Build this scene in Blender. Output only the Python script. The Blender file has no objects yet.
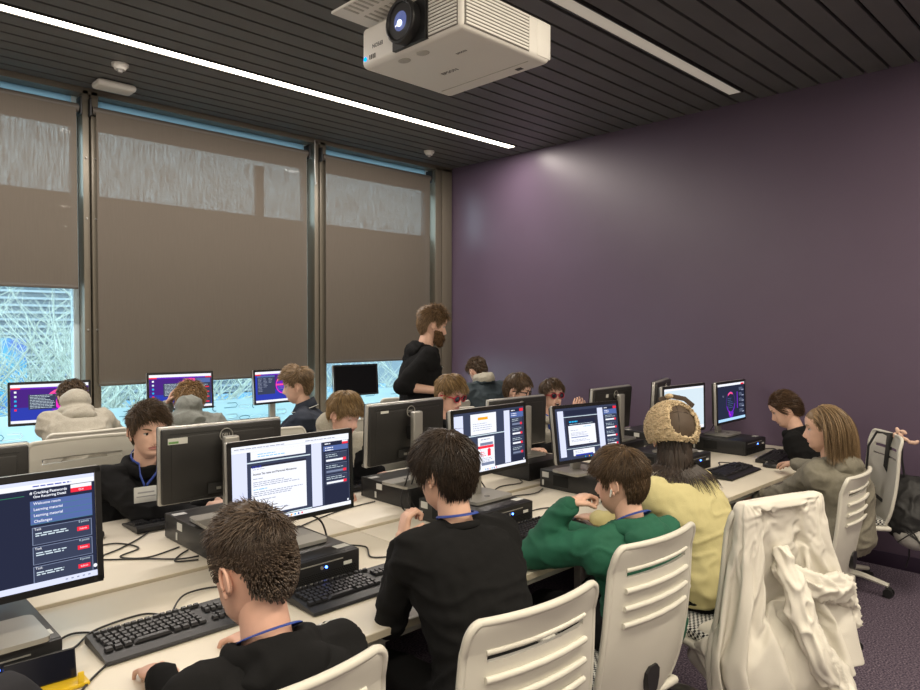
import bpy, bmesh, math, random
import numpy as np
from mathutils import Vector as V, Matrix, noise
rnd = random.Random(7)
S = bpy.context.scene
COL = S.collection
R = math.radians
XW, YW, ZC = 5.466, 5.784, 3.42      # purple wall, window wall, ceiling
ZD, ZB = 0.75, 0.762                 # front and back desk row tops

# ------------------------------------------------------------------ materials
MATS = {}
def mat(name, col, rough=0.6, metal=0.0, noise_amt=0.0, nscale=30, bump=0.0, bscale=200, col2=None, emit=None, spec=0.5, detail=3):
    if name in MATS: return MATS[name]
    m = bpy.data.materials.new(name); m.use_nodes = True
    nt = m.node_tree; b = nt.nodes['Principled BSDF']
    b.inputs['Base Color'].default_value = (*col, 1)
    b.inputs['Roughness'].default_value = rough
    b.inputs['Metallic'].default_value = metal
    b.inputs['Specular IOR Level'].default_value = spec
    if emit is not None:
        b.inputs['Emission Color'].default_value = (*emit[:3], 1); b.inputs['Emission Strength'].default_value = emit[3]
    if noise_amt or bump:
        tc = nt.nodes.new('ShaderNodeTexCoord')
    if noise_amt:
        n = nt.nodes.new('ShaderNodeTexNoise'); n.inputs['Scale'].default_value = nscale; n.inputs['Detail'].default_value = detail
        nt.links.new(tc.outputs['Object'], n.inputs['Vector'])
        mx = nt.nodes.new('ShaderNodeMix'); mx.data_type = 'RGBA'
        c2 = col2 if col2 else tuple(max(0, c * (1 - noise_amt)) for c in col)
        mx.inputs[6].default_value = (*col, 1); mx.inputs[7].default_value = (*c2, 1)
        rp = nt.nodes.new('ShaderNodeMapRange'); rp.inputs['From Min'].default_value = 0.35; rp.inputs['From Max'].default_value = 0.65
        nt.links.new(n.outputs['Fac'], rp.inputs['Value']); nt.links.new(rp.outputs['Result'], mx.inputs[0])
        nt.links.new(mx.outputs[2], b.inputs['Base Color'])
    if bump:
        n2 = nt.nodes.new('ShaderNodeTexNoise'); n2.inputs['Scale'].default_value = bscale; n2.inputs['Detail'].default_value = 2
        nt.links.new(tc.outputs['Object'], n2.inputs['Vector'])
        bp = nt.nodes.new('ShaderNodeBump'); bp.inputs['Strength'].default_value = bump; bp.inputs['Distance'].default_value = 0.01
        nt.links.new(n2.outputs['Fac'], bp.inputs['Height']); nt.links.new(bp.outputs['Normal'], b.inputs['Normal'])
    MATS[name] = m
    return m
def glow(name, col, s=1.0):
    if name in MATS: return MATS[name]
    m = bpy.data.materials.new(name); m.use_nodes = True; nt = m.node_tree; nt.nodes.clear()
    e = nt.nodes.new('ShaderNodeEmission'); e.inputs['Color'].default_value = (*col, 1); e.inputs['Strength'].default_value = s
    o = nt.nodes.new('ShaderNodeOutputMaterial'); nt.links.new(e.outputs[0], o.inputs[0]); MATS[name] = m
    return m
def hairmat(name, dark, light):
    if name in MATS: return MATS[name]
    m = bpy.data.materials.new(name); m.use_nodes = True; nt = m.node_tree; b = nt.nodes['Principled BSDF']
    g = nt.nodes.new('ShaderNodeNewGeometry'); mx = nt.nodes.new('ShaderNodeMix'); mx.data_type = 'RGBA'
    mx.inputs[6].default_value = (*dark, 1); mx.inputs[7].default_value = (*light, 1)
    nt.links.new(g.outputs['Random Per Island'], mx.inputs[0]); nt.links.new(mx.outputs[2], b.inputs['Base Color'])
    b.inputs['Roughness'].default_value = 0.42; b.inputs['Specular IOR Level'].default_value = 0.35
    MATS[name] = m
    return m

# ------------------------------------------------------------------ mesh builder
class MB:
    def __init__(s): s.v = []; s.f = []; s.m = []; s.T = Matrix.Identity(4); s.mi = 0
    def add(s, vs, fs, mi=None):
        o = len(s.v); T = s.T
        s.v += [T @ V(v) for v in vs]; s.f += [[i + o for i in f] for f in fs]; s.m += [s.mi if mi is None else mi] * len(fs)
        return s
    def addnp(s, va, fs, mi=0):
        o = len(s.v); T = np.array(s.T); a = np.asarray(va) @ T[:3, :3].T + T[:3, 3]
        s.v += [tuple(p) for p in a]; s.f += [[i + o for i in f] for f in fs]; s.m += [mi] * len(fs)
    def box(s, c, size, rot=None, bev=0.0, mi=None, seg=2):
        bm = bmesh.new(); bmesh.ops.create_cube(bm, size=1.0)
        bmesh.ops.scale(bm, vec=V(size), verts=bm.verts)
        if bev: bmesh.ops.bevel(bm, geom=list(bm.edges), offset=bev, segments=seg, affect='EDGES', profile=0.5)
        M4 = Matrix.Translation(V(c)) @ (rot.to_4x4() if rot else Matrix.Identity(4))
        bm.verts.index_update()
        vs = [M4 @ v.co for v in bm.verts]; fs = [[v.index for v in f.verts] for f in bm.faces]; bm.free()
        return s.add(vs, fs, mi)
    def prism(s, pts, z0, z1, frame=None, mi=None):
        n = len(pts); F = frame or Matrix.Identity(4)
        vs = [F @ V((p[0], p[1], z0)) for p in pts] + [F @ V((p[0], p[1], z1)) for p in pts]
        fs = [list(range(n))[::-1], list(range(n, 2 * n))] + [[i, (i + 1) % n, n + (i + 1) % n, n + i] for i in range(n)]
        return s.add(vs, fs, mi)
    def ring_loft(s, rings, cap=True, mi=None, closed=False):
        n = len(rings[0]); vs = [p for r in rings for p in r]; fs = []
        for k in range(len(rings) - 1):
            for i in range(n):
                j = (i + 1) % n; fs.append([k * n + i, k * n + j, (k + 1) * n + j, (k + 1) * n + i])
        if cap: fs.append(list(range(n))[::-1]); fs.append([(len(rings) - 1) * n + i for i in range(n)])
        return s.add(vs, fs, mi)
    def tube(s, path, r, n=8, mi=None, cap=True):
        path = [V(p) for p in path]; rings = []; up = None
        for k, p in enumerate(path):
            t = (path[min(k + 1, len(path) - 1)] - path[max(k - 1, 0)]).normalized()
            if up is None: up = V((0, 0, 1)) if abs(t.z) < 0.9 else V((1, 0, 0))
            a = t.cross(up).normalized(); up = a.cross(t).normalized()
            rr = r[k] if isinstance(r, (list, tuple)) else r
            rx, ry = rr if isinstance(rr, (list, tuple)) else (rr, rr)
            rings.append([p + a * math.cos(2 * math.pi * i / n) * rx + up * math.sin(2 * math.pi * i / n) * ry for i in range(n)])
        return s.ring_loft(rings, cap, mi)
    def cone(s, p0, p1, r0, r1, n=16, mi=None): return s.tube([p0, p1], [r0, r1], n, mi)
    def capsule(s, p0, p1, r0, r1, n=14, mi=None):
        p0 = V(p0); p1 = V(p1); t = (p1 - p0)
        if t.length < 1e-6: t = V((0, 0, 1e-4))
        L = t.length; t.normalize(); path = []; rs = []
        for a in (85, 60, 35, 12): path.append(p0 - t * r0 * math.sin(R(a))); rs.append(r0 * math.cos(R(a)))
        for q in (0.0, .25, .5, .75, 1.0): path.append(p0.lerp(p1, q)); rs.append(r0 + (r1 - r0) * q)
        for a in (12, 35, 60, 85): path.append(p1 + t * r1 * math.sin(R(a))); rs.append(r1 * math.cos(R(a)))
        up = V((0, 0, 1)) if abs(t.z) < 0.9 else V((1, 0, 0)); a_ = t.cross(up).normalized(); b_ = a_.cross(t)
        rings = [[p + a_ * math.cos(2 * math.pi * i / n) * r + b_ * math.sin(2 * math.pi * i / n) * r for i in range(n)] for p, r in zip(path, rs)]
        return s.ring_loft(rings, True, mi)
    def ell(s, c, rad, M3=None, nu=16, nv=10, mi=None):
        M3 = M3 or Matrix.Identity(3); rings = []
        for k in range(nv):
            th = math.pi * (k + 0.5) / nv - math.pi / 2 if nv > 2 else 0
            rings.append([V(c) + M3 @ V((rad[0] * math.cos(th) * math.cos(2 * math.pi * i / nu), rad[1] * math.cos(th) * math.sin(2 * math.pi * i / nu), rad[2] * math.sin(th))) for i in range(nu)])
        return s.ring_loft(rings, True, mi)
    def disc(s, c, n_, r, seg=24, th=0.001, mi=None):
        n_ = V(n_).normalized(); return s.cone(V(c), V(c) + n_ * th, r, r, seg, mi)
    def torus(s, c, Rr, r, M3=None, n=32, m=8, a0=0, a1=360, mi=None):
        M3 = M3 or Matrix.Identity(3); Rx, Ry = Rr if isinstance(Rr, (list, tuple)) else (Rr, Rr)
        full = abs(a1 - a0) >= 360; K = n if full else n + 1; rings = []
        for k in range(K):
            a = R(a0 + (a1 - a0) * k / n); d = V((math.cos(a), math.sin(a), 0)); cc = V((Rx * d.x, Ry * d.y, 0))
            rings.append([V(c) + M3 @ (cc + d * r * math.cos(2 * math.pi * j / m) + V((0, 0, 1)) * r * math.sin(2 * math.pi * j / m)) for j in range(m)])
        if full: rings.append(rings[0])
        return s.ring_loft(rings, not full, mi)
    def mesh(s, name='m', mats=(), smooth=None):
        me = bpy.data.meshes.new(name); me.from_pydata([tuple(v) for v in s.v], [], s.f); me.update()
        for m in mats: me.materials.append(m)
        if any(s.m): me.polygons.foreach_set('material_index', s.m)
        if smooth is not None:
            me.polygons.foreach_set('use_smooth', [True] * len(me.polygons))
            if smooth < 180: me.set_sharp_from_angle(angle=R(smooth))
        bm = bmesh.new(); bm.from_mesh(me); bmesh.ops.recalc_face_normals(bm, faces=bm.faces); bm.to_mesh(me); bm.free()
        return me
    def build(s, name, mats, parent=None, smooth=40, **kw):
        if not isinstance(mats, (list, tuple)): mats = [mats]
        o = bpy.data.objects.new(name, s.mesh(name, mats, smooth)); COL.objects.link(o)
        if parent: o.parent = parent
        for k, v in kw.items(): o[k] = v
        return o
def link(name, me, parent=None, **kw):
    o = bpy.data.objects.new(name, me); COL.objects.link(o)
    if parent: o.parent = parent
    for k, v in kw.items(): o[k] = v
    return o
def thing(name, label, cat, loc=(0, 0, 0), rz=0, group=None):
    o = bpy.data.objects.new(name, None); COL.objects.link(o); o.location = loc; o.rotation_euler = (0, 0, R(rz))
    o['label'] = label; o['category'] = cat
    if group: o['group'] = group
    o.empty_display_size = 0.1
    return o
def tag(o, label, cat, group=None, kind=None):
    o['label'] = label; o['category'] = cat
    if group: o['group'] = group
    if kind: o['kind'] = kind
    return o
def copy_tree(o, loc, rz, label, group=None, parent=None):
    c = o.copy(); COL.objects.link(c)
    if parent is None:
        c.location = loc; c.rotation_euler = (0, 0, R(rz)); c['label'] = label
        if group: c['group'] = group
    else: c.parent = parent
    for ch in list(o.children): copy_tree(ch, None, None, None, None, c)
    return c
def struct(name, mb, mats, smooth=40):
    o = mb.build(name, mats, None, smooth); o['kind'] = 'structure'; return o
def text_geo(s, size, ax='CENTER', bold=0.0):
    cu = bpy.data.curves.new('t', 'FONT'); cu.body = s; cu.size = size; cu.align_x = ax; cu.align_y = 'CENTER'; cu.resolution_u = 2; cu.offset = bold
    o = bpy.data.objects.new('t', cu); COL.objects.link(o); dg = bpy.context.evaluated_depsgraph_get(); dg.update()
    me = bpy.data.meshes.new_from_object(o.evaluated_get(dg))
    vs = [v.co.copy() for v in me.vertices]; fs = [list(p.vertices) for p in me.polygons]
    bpy.data.objects.remove(o); bpy.data.curves.remove(cu); bpy.data.meshes.remove(me)
    return vs, fs
def remesh(mb, vox, it=3, fac=0.5):
    me = mb.mesh('tmp'); o = bpy.data.objects.new('tmp', me); COL.objects.link(o)
    m = o.modifiers.new('r', 'REMESH'); m.mode = 'VOXEL'; m.voxel_size = vox
    if it: sm = o.modifiers.new('s', 'SMOOTH'); sm.iterations = it; sm.factor = fac
    dg = bpy.context.evaluated_depsgraph_get(); dg.update()
    out = bpy.data.meshes.new_from_object(o.evaluated_get(dg)); bpy.data.objects.remove(o); bpy.data.meshes.remove(me)
    return out
def fold(me, amp, f=(9, 9, 20), seed=0, f2=40):
    me.update(); ns = [0.0] * (3 * len(me.vertices)); me.vertices.foreach_get('normal', ns); so = V((seed * 3.1, seed * 1.7, seed))
    for i, v in enumerate(me.vertices):
        p = v.co; q = V((p.x * f[0], p.y * f[1], p.z * f[2])) + so; w = noise.noise_vector(p * 4 + so) * 0.9
        a = max(0.0, 1 - abs(noise.noise(q + w)) * 2.6) ** 1.6 - .3
        d = amp * (a * 1.0 + 0.25 * noise.noise(p * f2 + so))
        v.co = p + V(ns[3 * i:3 * i + 3]) * d
def finish(me, mats):
    me.materials.clear()
    for m in mats: me.materials.append(m)
    me.polygons.foreach_set('use_smooth', [True] * len(me.polygons)); me.update()
    return me
def fwd(a): return V((math.sin(R(a)), math.cos(R(a)), 0))
def rgt(a): return V((math.cos(R(a)), -math.sin(R(a)), 0))

# ------------------------------------------------------------------ palette
M_purple = mat('wall_purple_paint', (0.112, 0.080, 0.124), 0.38, noise_amt=.05, nscale=2, bump=.04, bscale=150)
M_skirt = mat('purple_skirting_paint', (0.035, 0.022, 0.045), 0.4)
M_offwhite = mat('offwhite_wall_paint', (0.62, 0.60, 0.56), 0.7, bump=.03)
M_slat = mat('charcoal_ceiling_slat', (0.13, 0.13, 0.125), 0.45, noise_amt=.12, nscale=3)
M_void = mat('ceiling_void_black', (0.004, 0.004, 0.004), 0.9)
M_frame = mat('bronze_aluminium', (0.17, 0.15, 0.115), 0.38, metal=.25)
M_frame_w = mat('pale_blue_frame', (0.60, 0.74, 0.80), 0.5)
M_darkm = mat('dark_gasket', (0.02, 0.02, 0.02), 0.5)
M_desk = mat('ivory_laminate', (0.72, 0.665, 0.555), 0.38, noise_amt=.04, nscale=4)
M_deskedge = mat('desk_edge_band', (0.52, 0.46, 0.35), 0.45)
M_leg = mat('powder_coated_white_leg', (0.6, 0.58, 0.53), 0.4)
M_chair = mat('ivory_chair_plastic', (0.62, 0.60, 0.53), 0.42, bump=.02, bscale=600)
M_black = mat('black_plastic', (0.012, 0.012, 0.013), 0.42, bump=.03, bscale=400)
M_bezel = mat('black_bezel', (0.010, 0.010, 0.011), 0.32)
M_backc = mat('monitor_back_black', (0.021, 0.020, 0.019), 0.36, bump=.03, bscale=900)
M_silver = mat('silver_plastic', (0.42, 0.41, 0.38), 0.32, metal=.55)
M_silver2 = mat('silver_edge', (0.5, 0.49, 0.46), 0.3, metal=.5)
M_pc = mat('pc_black', (0.016, 0.016, 0.017), 0.38, noise_amt=.2, nscale=60)
M_key = mat('key_black', (0.016, 0.016, 0.018), 0.38)
M_cable = mat('black_cable', (0.015, 0.014, 0.014), 0.5)
M_label = mat('white_sticker', (0.6, 0.6, 0.56), 0.5)
M_green = mat('green_mark', (0.15, 0.32, 0.1), 0.5)
M_skin = mat('skin_fair', (0.74, 0.46, 0.34), 0.5, noise_amt=.12, nscale=18, bump=.03, bscale=300)
M_skin2 = mat('skin_rosy', (0.76, 0.45, 0.34), 0.5, noise_amt=.15, nscale=14, bump=.03, bscale=300)
M_lip = mat('lips', (0.42, 0.17, 0.14), 0.45)
M_eye = mat('eye_white', (0.62, 0.60, 0.56), 0.25)
M_iris = mat('dark_iris', (0.02, 0.012, 0.008), 0.2)
M_lanyard = mat('blue_ribbon', (0.02, 0.055, 0.30), 0.5)
M_trouser = mat('black_trouser_cloth', (0.007, 0.007, 0.0075), 0.95, spec=.2)
M_shoe = mat('dark_shoe', (0.02, 0.02, 0.02), 0.6)
# ------------------------------------------------------------------ room shell
def carpet():
    m = bpy.data.materials.new('purple_carpet'); m.use_nodes = True; nt = m.node_tree; b = nt.nodes['Principled BSDF']
    tc = nt.nodes.new('ShaderNodeTexCoord'); n = nt.nodes.new('ShaderNodeTexNoise'); n.inputs['Scale'].default_value = 110; n.inputs['Detail'].default_value = 3
    n2 = nt.nodes.new('ShaderNodeTexNoise'); n2.inputs['Scale'].default_value = 3
    r = nt.nodes.new('ShaderNodeValToRGB'); r.color_ramp.elements[0].position = .34; r.color_ramp.elements[1].position = .66
    r.color_ramp.elements[0].color = (0.045, 0.035, 0.055, 1); r.color_ramp.elements[1].color = (0.22, 0.175, 0.215, 1)
    e = r.color_ramp.elements.new(.5); e.color = (0.105, 0.083, 0.115, 1)
    bp = nt.nodes.new('ShaderNodeBump'); bp.inputs['Strength'].default_value = .5; bp.inputs['Distance'].default_value = .006
    nt.links.new(tc.outputs['Object'], n.inputs['Vector']); nt.links.new(n.outputs['Fac'], r.inputs['Fac']); nt.links.new(r.outputs['Color'], b.inputs['Base Color'])
    nt.links.new(n.outputs['Fac'], bp.inputs['Height']); nt.links.new(bp.outputs['Normal'], b.inputs['Normal']); b.inputs['Roughness'].default_value = .95
    b.inputs['Specular IOR Level'].default_value = .1
    return m
XL, YB = -3.2, -3.4
mb = MB(); mb.box(((XL + XW) / 2, (YB + YW) / 2, -.05), (XW - XL, YW - YB, .1)); struct('floor', mb, carpet(), None)
mb = MB(); mb.box((XW + .06, (YB + YW) / 2, ZC / 2 + .1), (.12, YW - YB + .6, ZC + .5)); struct('wall_right', mb, M_purple, None)
mb = MB(); mb.box((XW - .008, (YB + YW) / 2, .05), (.016, YW - YB - .02, .1), bev=.003); struct('baseboard_right', mb, M_skirt)
mb = MB(); mb.box((XL - .06, (YB + YW) / 2, ZC / 2 + .1), (.12, YW - YB + .6, ZC + .5)); struct('wall_left', mb, M_offwhite, None)
mb = MB(); mb.box(((XL + XW) / 2, YB - .06, ZC / 2 + .1), (XW - XL + .4, .12, ZC + .5)); struct('wall_back', mb, M_offwhite, None)
# slatted ceiling: boards run along x, 15 cm pitch
mb = MB(); mb.box(((XL + XW) / 2, (YB + YW) / 2, ZC + .12), (XW - XL + .3, YW - YB + .3, .1), mi=1)
STR = [4.60, 2.355, 0.11, -2.13]
pitch = 0.1497; k0 = int((YB) / pitch) - 1
y = 2.355 - pitch * 60
while y < YW:
    if y > YB and not any(abs(y - s) < .05 for s in STR):
        y0, y1 = y - pitch / 2 + .011, y + pitch / 2 - .011
        mb.box(((XL + XW) / 2, (y0 + y1) / 2, ZC + .012), (XW - XL, y1 - y0, .024), mi=0)
    else:
        if y > YB: mb.box((5.353, y, ZC + .012), (.222, .128, .024), mi=0)
    y += pitch
struct('ceiling', mb, [M_slat, M_void], None)
M_led = glow('led_diffuser_on', (1.0, 0.90, 0.74), 9.0)
M_ledoff_glow = mat('led_diffuser_off_glow', (0.75, 0.72, 0.64), 0.5, emit=(1, .9, .75, .16))  # switched off, faint emission stands in for the light it reflects
M_trimm = mat('grey_profile', (0.05, 0.05, 0.05), 0.4)
labs = ['lit linear ceiling light nearest the windows', 'unlit beige linear ceiling light beyond the projector', 'lit linear ceiling light above the camera side of the room', 'lit linear ceiling light at the back of the room']
for i, ys in enumerate(STR):
    x0, x1 = (XL + .3, 5.24)
    t = thing('linear_ceiling_light', labs[i], 'ceiling light', ((x0 + x1) / 2, ys, ZC), 0, None)
    m = MB(); L = x1 - x0
    for s in (-1, 1): m.box((0, s * .052, .012), (L, .008, .03))
    for s in (-1, 1): m.box((s * (L / 2 - .004), 0, .012), (.008, .1, .03))
    m.build('light_profile', M_trimm, t)
    m = MB(); m.box((0, 0, .006), (L - .016, .094, .008)); m.build('diffuser', M_ledoff_glow if i == 1 else M_led, t)
    if i != 1:
        la = bpy.data.lights.new('led_strip_light', 'AREA'); la.shape = 'RECTANGLE'; la.size = L - .1; la.size_y = .09
        la.energy = {0: 150, 2: 155, 3: 90}[i]; la.color = (1.0, .885, .71) if i else (1.0, .90, .82)
        lo = bpy.data.objects.new('led_strip_light', la); COL.objects.link(lo); lo.parent = t; lo.location = (0, 0, -.004)

# window wall: frames, mullions, transom, glass, film, added light-blocking panels
mb = MB()
mb.box(((XL + 1.0) / 2, YW + .1, 1.75), (0 - XL - .9 + 1, .2, 3.9))                       # solid wall left of the first window
mb.box(((XL + XW) / 2, YW + .1, .02), (XW - XL, .2, .12))
struct('wall_window_side', mb, M_frame, None)
mb = MB()
for x0, x1 in ((1.655, 1.70), (1.715, 1.765), (3.655, 3.70), (3.715, 3.785), (5.20, 5.29), (5.30, 5.45)):
    mb.box(((x0 + x1) / 2, YW - .02, ZC / 2 - .01), (x1 - x0, .16, ZC - .02), bev=.004)
mb.box((1.708, YW + .03, ZC / 2 - .01), (.05, .1, ZC - .04), mi=1); mb.box((3.706, YW + .03, ZC / 2 - .01), (.05, .1, ZC - .04), mi=1)
for x in (1.678, 1.74):
    for z in (.9, 1.62, 2.45, 2.9): mb.cone((x, YW - .103, z), (x, YW - .108, z), .008, .006, 10, mi=2)
struct('trim_1', mb, [M_frame, M_darkm, M_silver])
mb = MB(); mb.box((2.9, YW - .01, 3.395), (5.1, .18, .045)); struct('trim_2', mb, M_frame)
mb = MB(); mb.box((XW - .006, YW - .06, ZC / 2 - .03), (.011, .02, ZC - .1)); struct('trim_3', mb, M_silver)
wins = [(.0, 1.655), (1.765, 3.655), (3.785, 5.20)]
M_glass = bpy.data.materials.new('window_glass'); M_glass.use_nodes = True
nt = M_glass.node_tree; nt.nodes.clear(); tr = nt.nodes.new('ShaderNodeBsdfTransparent'); gl = nt.nodes.new('ShaderNodeBsdfGlossy'); gl.inputs['Roughness'].default_value = .02
tr.inputs['Color'].default_value = (.86, .95, .96, 1); mx = nt.nodes.new('ShaderNodeMixShader'); mx.inputs[0].default_value = .06; oo = nt.nodes.new('ShaderNodeOutputMaterial')
nt.links.new(tr.outputs[0], mx.inputs[1]); nt.links.new(gl.outputs[0], mx.inputs[2]); nt.links.new(mx.outputs[0], oo.inputs[0])
M_film = bpy.data.materials.new('frosted_film'); M_film.use_nodes = True
nt = M_film.node_tree; nt.nodes.clear(); tl = nt.nodes.new('ShaderNodeBsdfTranslucent'); tl.inputs['Color'].default_value = (.78, .90, .93, 1)
df = nt.nodes.new('ShaderNodeBsdfDiffuse'); df.inputs['Color'].default_value = (.55, .62, .62, 1); mx = nt.nodes.new('ShaderNodeMixShader'); mx.inputs[0].default_value = .25; oo = nt.nodes.new('ShaderNodeOutputMaterial')
nt.links.new(tl.outputs[0], mx.inputs[1]); nt.links.new(df.outputs[0], mx.inputs[2]); nt.links.new(mx.outputs[0], oo.inputs[0])
M_film2 = bpy.data.materials.new('frosted_film_swirl'); M_film2.use_nodes = True
nt = M_film2.node_tree; nt.nodes.clear(); tl = nt.nodes.new('ShaderNodeBsdfTranslucent'); tl.inputs['Color'].default_value = (.98, 1, 1, 1); oo = nt.nodes.new('ShaderNodeOutputMaterial')
nt.links.new(tl.outputs[0], oo.inputs[0])
M_clearline = bpy.data.materials.new('film_cut_line'); M_clearline.use_nodes = True
nt = M_clearline.node_tree; nt.nodes.clear(); tl = nt.nodes.new('ShaderNodeBsdfTranslucent'); tl.inputs['Color'].default_value = (.22, .38, .44, 1); oo = nt.nodes.new('ShaderNodeOutputMaterial')
nt.links.new(tl.outputs[0], oo.inputs[0])
M_clearline2 = M_clearline.copy(); M_clearline2.name = 'pale_blue_strip'; [setattr(n.inputs['Color'], 'default_value', (.34, .42, .45, 1)) for n in M_clearline2.node_tree.nodes if n.bl_idname == 'ShaderNodeBsdfTranslucent']
for i, (a, b) in enumerate(wins):
    mb = MB(); yg = YW + .06
    for x in (a + .02, b - .02): mb.box((x, yg, 1.73), (.04, .07, 3.3), bev=.003, mi=0)
    mb.box(((a + b) / 2, yg, .1), (b - a, .07, .1), mi=0); mb.box(((a + b) / 2, yg + .03, 3.235), (b - a, .05, .15), mi=1) # opaque bar added to keep the blind dark above the clear band
    mb.box(((a + b) / 2, yg, 3.40), (b - a, .07, .04), mi=0)
    zb0 = (1.965, 1.215, 1.315)[i]; mb.box(((a + b) / 2, yg + .035, (zb0 + 2.655) / 2), (b - a, .04, 2.655 - zb0), mi=1)  # opaque panel added behind the blind to block daylight below the band
    if i == 1: mb.box((3.19, yg + .035, 2.86), (.075, .04, .5), mi=1)
    st = struct('window_%d' % (i + 1), mb, [M_frame_w, M_frame])
    g = MB(); g.box(((a + b) / 2, yg - .012, 1.73), (b - a - .06, .006, 3.2)); g.build('window_glass', M_glass, st, None)
    f = MB(); f.box(((a + b) / 2, yg - .03, 3.345), (b - a - .07, .003, .09)); f.build('head_strip', M_clearline2, st, None)
    f = MB(); f.box(((a + b) / 2, yg - .022, .57), (b - a - .07, .002, .86)); fo = f.build('frosted_film', M_film, st, None)
    # puzzle like swirls printed on the film
    w = MB(); rr = random.Random(40 + i); x = a + .1
    while x < b - .12:
        for z in (.93, .83, .72, .6, .48):
            if rr.random() < .25: x += 0; continue
            kind = rr.choice([0, 1, 2]); cx = x + rr.uniform(-.02, .02); mi = rr.choice([0, 1, 1]); rr_ = .022
            M3 = Matrix(((1, 0, 0), (0, 0, -1), (0, 1, 0)))
            if kind == 0: w.torus((cx, yg - .026, z), rr_, .0035 + .003 * (mi == 0), M3, 16, 4, rr.uniform(0, 90), rr.uniform(240, 330), mi=mi)
            elif kind == 1:
                w.tube([(cx - .06, yg - .026, z), (cx + .05, yg - .026, z), (cx + .065, yg - .026, z + .02), (cx + .05, yg - .026, z + .04), (cx - .03, yg - .026, z + .04)], .003 + .003 * (mi == 0), 4, mi=mi)
            else: w.torus((cx, yg - .026, z), (.05, .018), .0035, M3, 18, 4, 0, 330, mi=mi)
        x += .125
    w.build('film_swirls', [M_film2, M_clearline], fo, None)

# roller blinds
M_blind = bpy.data.materials.new('screen_blind_fabric'); M_blind.use_nodes = True
nt = M_blind.node_tree; nt.nodes.clear(); N = nt.nodes.new
df = N('ShaderNodeBsdfDiffuse'); df.inputs['Color'].default_value = (.130, .113, .094, 1); tr = N('ShaderNodeBsdfTransparent'); mx = N('ShaderNodeMixShader'); oo = N('ShaderNodeOutputMaterial')
tc = N('ShaderNodeTexCoord'); mp = N('ShaderNodeMapping'); mp.inputs['Scale'].default_value = (110, 1, 6); ns = N('ShaderNodeTexNoise'); ns.inputs['Scale'].default_value = 1; ns.inputs['Detail'].default_value = 2
mr = N('ShaderNodeMapRange'); mr.inputs['From Min'].default_value = .35; mr.inputs['From Max'].default_value = .65; mr.inputs['To Min'].default_value = .012; mr.inputs['To Max'].default_value = .058
nt.links.new(tc.outputs['Object'], mp.inputs[0]); nt.links.new(mp.outputs[0], ns.inputs['Vector']); nt.links.new(ns.outputs['Fac'], mr.inputs[0]); nt.links.new(mr.outputs[0], mx.inputs[0])
nt.links.new(df.outputs[0], mx.inputs[1]); nt.links.new(tr.outputs[0], mx.inputs[2]); nt.links.new(mx.outputs[0], oo.inputs[0])
M_blindbar = mat('blind_bar', (0.085, 0.074, 0.062), 0.5)
bl = [(.03, 1.60, 1.93, 'short brown roller blind drawn half down on the left window'), (1.735, 3.54, 1.205, 'wide brown roller blind over the middle window'), (3.745, 5.07, 1.305, 'narrow brown roller blind beside the purple wall')]
for a, b, z, lab in bl:
    t = thing('roller_blind', lab, 'blind', ((a + b) / 2, YW - .12, 3.25), 0, 'roller blinds')
    m = MB(); m.cone((-(b - a) / 2 - .02, 0, 0), ((b - a) / 2 + .02, 0, 0), .032, .032, 16); m.build('roller_tube', M_blindbar, t)
    m = MB(); w_ = (b - a) / 2; m.add([(-w_, -.03, z - 3.25), (w_, -.03, z - 3.25), (w_, -.03, 0), (-w_, -.03, 0)], [[0, 1, 2, 3]]); m.build('blind_fabric', M_blind, t, None)
    m = MB(); m.box((0, -.03, z - 3.25), (b - a, .012, .022), bev=.004); m.build('bottom_bar', M_blindbar, t)
    m = MB()
    for s in (-1, 1): m = MB(); m.box((s * ((b - a) / 2 + .035), .02, .02), (.012, .1, .13), bev=.003); m.build('bracket', M_darkm, t)
mb = MB(); mb.tube([(3.64, YW - .13, 3.39), (3.64, YW - .13, 3.1), (3.65, YW - .13, 2.98), (3.66, YW - .125, 3.0)], .007, 8); tag(mb.build('blind_chain', M_silver), 'thin metal blind chain hanging at the mullion between two blinds', 'blind chain')

# ceiling devices
for (x, y, lab) in ((1.70, 5.02, 'round white smoke detector above the left window'), (4.75, 5.29, 'round white smoke detector near the purple wall')):
    t = thing('smoke_detector', lab, 'smoke detector', (x, y, ZC), 0, 'ceiling smoke detectors')
    m = MB(); m.cone((0, 0, 0), (0, 0, -.018), .055, .052, 28); m.build('mounting_base', mat('white_device', (.7, .68, .62), .5), t)
    m = MB(); m.cone((0, 0, -.018), (0, 0, -.04), .045, .034, 24); m.build('detector_head', MATS['white_device'], t)
    m = MB(); m.cone((0, 0, -.04), (0, 0, -.058), .02, .014, 16); m.build('sensor', M_silver, t)
mb = MB(); mb.box((0, 0, 0), (.27, .16, .05), bev=.024, seg=4); o = mb.build('access_point', MATS['white_device']); o.location = (1.80, 5.44, ZC - .03)
tag(o, 'white rounded wireless unit fixed to the ceiling by the left mullion', 'wireless unit')

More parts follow.
